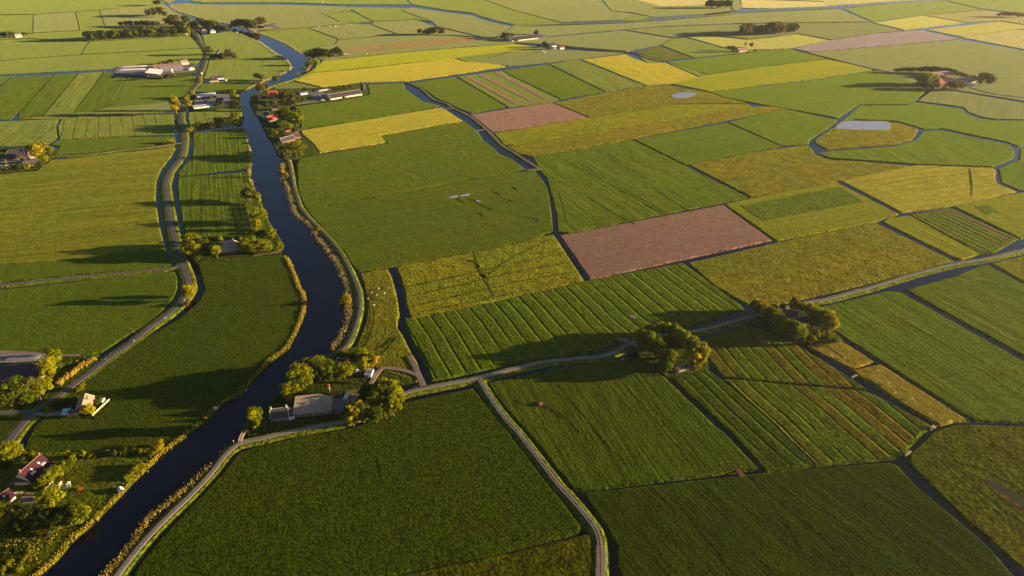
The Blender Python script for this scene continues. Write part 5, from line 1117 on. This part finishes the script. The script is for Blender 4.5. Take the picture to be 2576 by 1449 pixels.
def fence(label, s, h, m='wood', n_gap=2.5, solid_=False):
    P = [at(*p) for p in pts(s)]; t = thing('fence', label, 'fence', tuple(P[0]))
    for i in range(len(P) - 1):
        a, b_ = P[i] - P[0], P[i + 1] - P[0]; L = (b_ - a).length; k = max(1, int(L / n_gap)); q = MB()
        if solid_:
            d = (b_ - a) / L; ang = math.atan2(d.y, d.x); q.box(tuple((a + b_) / 2 + Vector((0, 0, h / 2 + .2))), (L, .14, h), rot=Matrix.Rotation(ang, 3, 'Z')); q.build('panel', M[m], t)
        else:
            for z in (.45, .95): q.tube(a + Vector((0, 0, h * z + .2)), b_ + Vector((0, 0, h * z + .2)), .07, n=4)
            q.build('rail', M[m], t)
        for j in range(k + 1): q = MB(); p_ = a.lerp(b_, j / k); q.tube(p_, p_ + Vector((0, 0, h + .3)), .09, n=5); q.build('post', M[m], t)
fence("pale board fence on the river side of the bungalow plot", "276,1007 254,1027 233,1047", 1.3, 'board', 3, True)
fence("tall cream garden fence beside the slide", "115,1236 134,1214", 1.8, 'board', 3, True)
fence("short cream garden fence panel nearest the slide", "147,1228 157,1216", 2.0, 'board', 3, True)
fence("grey timber terrace fence beside the wine red house", "64,1246 92,1248 112,1246", 1.2, 'wood', 2.5, True)
fence("dark post and rail fence along the paddock top", "2036,873 2076,866 2118,859", 1.2)
fence("post and rail fence behind the grey thatched house", "640,645 672,641 706,638", 1.1)
fence("wire post fence at the dirt track beside the ditch", "1035,897 1046,914 1056,940", 1.0)
def hedge(label, s, wid, h, col):
    P = [at(*p) for p in pts(s)]; rg = np.random.default_rng(abs(int(P[0].x))); V, T = [], []; C0 = P[0]; A_, N_, S_, TT = [], [], [], []
    for i in range(len(P) - 1):
        a, b_ = P[i], P[i + 1]; d = b_ - a; L = d.length; nr = np.array([-d.y / L, d.x / L, 0]); k = int(L * 60)
        u = rg.uniform(0, 1, k); f = rg.integers(0, 3, k); o_ = np.where(f == 0, -wid / 2, np.where(f == 1, wid / 2, rg.uniform(-wid / 2, wid / 2, k))); z = np.where(f == 2, h, rg.uniform(0, h, k)) * rg.uniform(.85, 1.05, k)
        A_.append(np.outer(1 - u, a) + np.outer(u, b_) + np.outer(o_, nr) + np.outer(z, [0, 0, 1]) - np.array(C0)); nn = np.where((f == 2)[:, None], np.array([[0, 0, 1.]]), np.sign(o_)[:, None] * nr[None]); N_.append(nn); S_.append(rg.uniform(.2, .4, k)); TT.append(np.clip(rg.normal(.45, .15, k), .1, 1))
    V, T = leaf_cloud(np.concatenate(A_), np.concatenate(N_), np.concatenate(S_), np.concatenate(TT), rg)
    o = bpy.data.objects.new('hedge', leaf_mesh('hedge', V, T, M['leaf'])); COL.objects.link(o); o.location = C0; o.color = (*col, 1); return tag(o, label, 'hedge')
hedge("low clipped hedge at the top of the upper tan paddock", "2058,872 2086,866", 3, 2.0, (.16, .14, .01))
hedge("clipped hedge along the bungalow's road side", "118,1030 140,1014 166,1006 200,1004", 2.6, 2.4, (.09, .11, .012))
hedge("narrow hedge on the riverbank above the grey thatched house", "618,512 625,540 632,566 640,590", 2.0, 2.4, (.18, .18, .01))
hedge("clipped hedge between the drive and the thatched barn garden", "798,962 850,962 890,964", 1.8, 1.4, (.11, .11, .012))
hedge("dark hedge between the long brown barn and the yellow field", "795,226 840,222 880,218", 4, 3, (.08, .10, .012))
hedge("dark shelter hedge below the grey thatched garden by the lawn", "640,641 690,637 708,630", 2.4, 2.0, (.18, .18, .01))
# playground and garden
g_ = at(171, 1226); t = thing('play_tower', "timber play tower with a blue slide on the lawn edge", 'play tower', (g_.x, g_.y, .2), R(20))
b_ = MB()
for sx in (-1, 1):
    for sy in (-1, 1): b_.tube((sx * .9 + .9, sy * .9, 0), (sx * .8 + .9, sy * .8, 3.2), .12, n=5)
b_.box((.9, 0, 1.6), (2, 2, .15)); b_.build('frame', M['wood'], t)
b_ = MB(); b_.face([(-.3, -1.2, 3.1), (2.1, -1.2, 3.1), (.9, 0, 4.2)]); b_.face([(2.1, -1.2, 3.1), (2.1, 1.2, 3.1), (.9, 0, 4.2)]); b_.face([(2.1, 1.2, 3.1), (-.3, 1.2, 3.1), (.9, 0, 4.2)]); b_.face([(-.3, 1.2, 3.1), (-.3, -1.2, 3.1), (.9, 0, 4.2)]); b_.build('roof', M['board'], t)
b_ = MB(); b_.box((-1.3, -.6, .95), (3.2, .8, .12), rot=Matrix.Rotation(R(-27), 3, 'Y')); b_.box((-1.3, -1.0, 1.05), (3.2, .06, .3), rot=Matrix.Rotation(R(-27), 3, 'Y')); b_.box((-1.3, -.2, 1.05), (3.2, .06, .3), rot=Matrix.Rotation(R(-27), 3, 'Y')); o = b_.build('slide', M['plastic'], t); o.color = (.05, .22, .70, 1)
g_ = at(203, 1232); t = thing('trampoline', "round orange trampoline on the lawn", 'trampoline', (g_.x, g_.y, .2)); b_ = MB(); b_.tube((0, 0, .75), (0, 0, .85), 1.6, n=18); o = b_.build('mat', M['cloth'], t); o.color = (.50, .12, .02, 1)
for i in range(4): b_ = MB(); a = math.pi / 4 + i * math.pi / 2; b_.tube((1.5 * math.cos(a), 1.5 * math.sin(a), 0), (1.5 * math.cos(a), 1.5 * math.sin(a), .8), .06, n=5); b_.build('leg', M['chrome'], t)
g_ = at(305, 1236); t = thing('boat_shelter', "small white arched boat shelter in the riverside reeds", 'shelter', (g_.x, g_.y, .2), R(45)); b_ = MB()
for i in range(8):
    a, c_ = math.pi * i / 8, math.pi * (i + 1) / 8
    for y0, y1 in ((-2, 2),): b_.face([(1.7 * math.cos(a), y0, 2.4 * math.sin(a)), (1.7 * math.cos(c_), y0, 2.4 * math.sin(c_)), (1.7 * math.cos(c_), y1, 2.4 * math.sin(c_)), (1.7 * math.cos(a), y1, 2.4 * math.sin(a))]); b_.face([(1.6 * math.cos(c_), y0, 2.3 * math.sin(c_)), (1.6 * math.cos(a), y0, 2.3 * math.sin(a)), (1.6 * math.cos(a), y1, 2.3 * math.sin(a)), (1.6 * math.cos(c_), y1, 2.3 * math.sin(c_))])
b_.build('cover', M['white'], t)
b_ = MB(); b_.box((0, 1.95, .9), (2.6, .1, 1.8)); b_.build('back_panel', M['dark_wood'], t)
g_ = at(47, 1243); t = thing('boat', "slim white rowing boat lying beside the purple outbuilding", 'boat', (g_.x, g_.y, .5), R(14)); V, Fa = [], []
for i in range(9):
    u = i / 8; w_ = .75 * math.sin(math.pi * min(1, u * .9 + .1)) + .05
    for a in (-1, -.6, 0, .6, 1): V.append((-2.6 + 5.2 * u, a * w_, .75 * abs(a) ** 1.6 + .12 * abs(2 * u - 1)))
for i in range(8):
    for j in range(4): q = i * 5 + j; Fa.append((q, q + 5, q + 6, q + 1)); Fa.append((q, q + 1, q + 6, q + 5))
mesh_obj('hull', V, Fa, M['white'], t)
b_ = MB()
for x in (-1, .6): b_.box((x, 0, .5), (.3, 1.1, .06))
b_.build('thwart', M['wood'], t)
g_ = at(836, 997); t = thing('play_house', "small orange roofed play house behind the thatched barn ridge", 'play house', (g_.x, g_.y, .3), R(-10)); b_ = MB(); b_.box((0, 0, .7), (2.6, 1.8, 1.5)); b_.build('wall', M['board'], t)
b_ = MB(); b_.face([(-1.6, -1.3, 1.4), (1.6, -1.3, 1.4), (1.6, .2, 2.4), (-1.6, .2, 2.4)]); b_.face([(1.6, 1.3, 1.4), (-1.6, 1.3, 1.4), (-1.6, .2, 2.4), (1.6, .2, 2.4)]); b_.face([(1.6, -1.3, 1.4), (1.6, 1.3, 1.4), (1.6, .2, 2.4)]); b_.face([(-1.6, 1.3, 1.4), (-1.6, -1.3, 1.4), (-1.6, .2, 2.4)]); o = b_.build('roof', M['plastic'], t); o.color = (.55, .13, .03, 1)
g_ = at(828, 982); t = thing('play_tower', "orange timber climbing frame in the farm garden", 'play tower', (g_.x, g_.y, .3)); b_ = MB()
for sx in (-1, 1):
    for sy in (-1, 1): b_.tube((sx * .8, sy * .8, 0), (sx * .5, sy * .5, 4.2), .16, n=5)
for z in (1.2, 2.2, 3.2, 4.1): b_.box((0, 0, z), (1.5, .14, .14)); b_.box((0, 0, z), (.14, 1.5, .14))
b_.build('frame', M['board'], t)
b_ = MB(); b_.box((0, 0, 4.5), (1.5, 1.5, .7)); o = b_.build('roof', M['plastic'], t); o.color = (.6, .18, .05, 1)
g_ = at(897, 937); t = thing('trailer', "small white box trailer beside the grey metal shed", 'trailer', (g_.x, g_.y, .3), R(80)); b_ = MB(); b_.box((0, 0, 1.2), (3.2, 1.9, 1.5)); b_.build('body', M['white'], t); b_ = MB(); b_.tube((1.6, 0, .6), (2.7, 0, .5), .06, n=5); b_.build('drawbar', M['chrome'], t)
for sy in (-1, 1): b_ = MB(); b_.tube((0, sy * .85, .35), (0, sy * 1.05, .35), .35, n=12); b_.build('wheel', M['tyre'], t)
g_ = at(757, 381); t = thing('tent', "pointed orange garden tent beside the riverside trees", 'tent', (g_.x, g_.y, .2)); b_ = MB()
for i in range(6): a, c_ = math.pi * i / 3, math.pi * (i + 1) / 3; b_.face([(2.4 * math.cos(a), 2.4 * math.sin(a), 0), (2.4 * math.cos(c_), 2.4 * math.sin(c_), 0), (0, 0, 5.2)])
o = b_.build('canvas', M['cloth'], t); o.color = (.6, .14, .05, 1); b_ = MB(); b_.tube((0, 0, 0), (0, 0, 5.6), .08, n=5); b_.build('pole', M['wood'], t)

# ------------------------------------------------------------------ the air over the polder
def haze():
    m = bpy.data.materials.new("haze"); m.use_nodes = True; nt = m.node_tree
    nt.nodes.remove(nt.nodes["Principled BSDF"]); pv = nt.nodes.new("ShaderNodeVolumePrincipled")
    pv.inputs["Color"].default_value = (.92, .90, .86, 1); pv.inputs["Density"].default_value = HAZE; pv.inputs["Anisotropy"].default_value = .62
    nt.links.new(pv.outputs[0], nt.nodes["Material Output"].inputs["Volume"])
    x, y0, y1, z0, z1 = 15000, -3500, 17000, -3.8, 340
    b = MB(); b.box((0, (y0 + y1) / 2, (z0 + z1) / 2), (2 * x, y1 - y0, z1 - z0)); o = b.build('haze', m); tag(o, kind='stuff'); return o
haze()
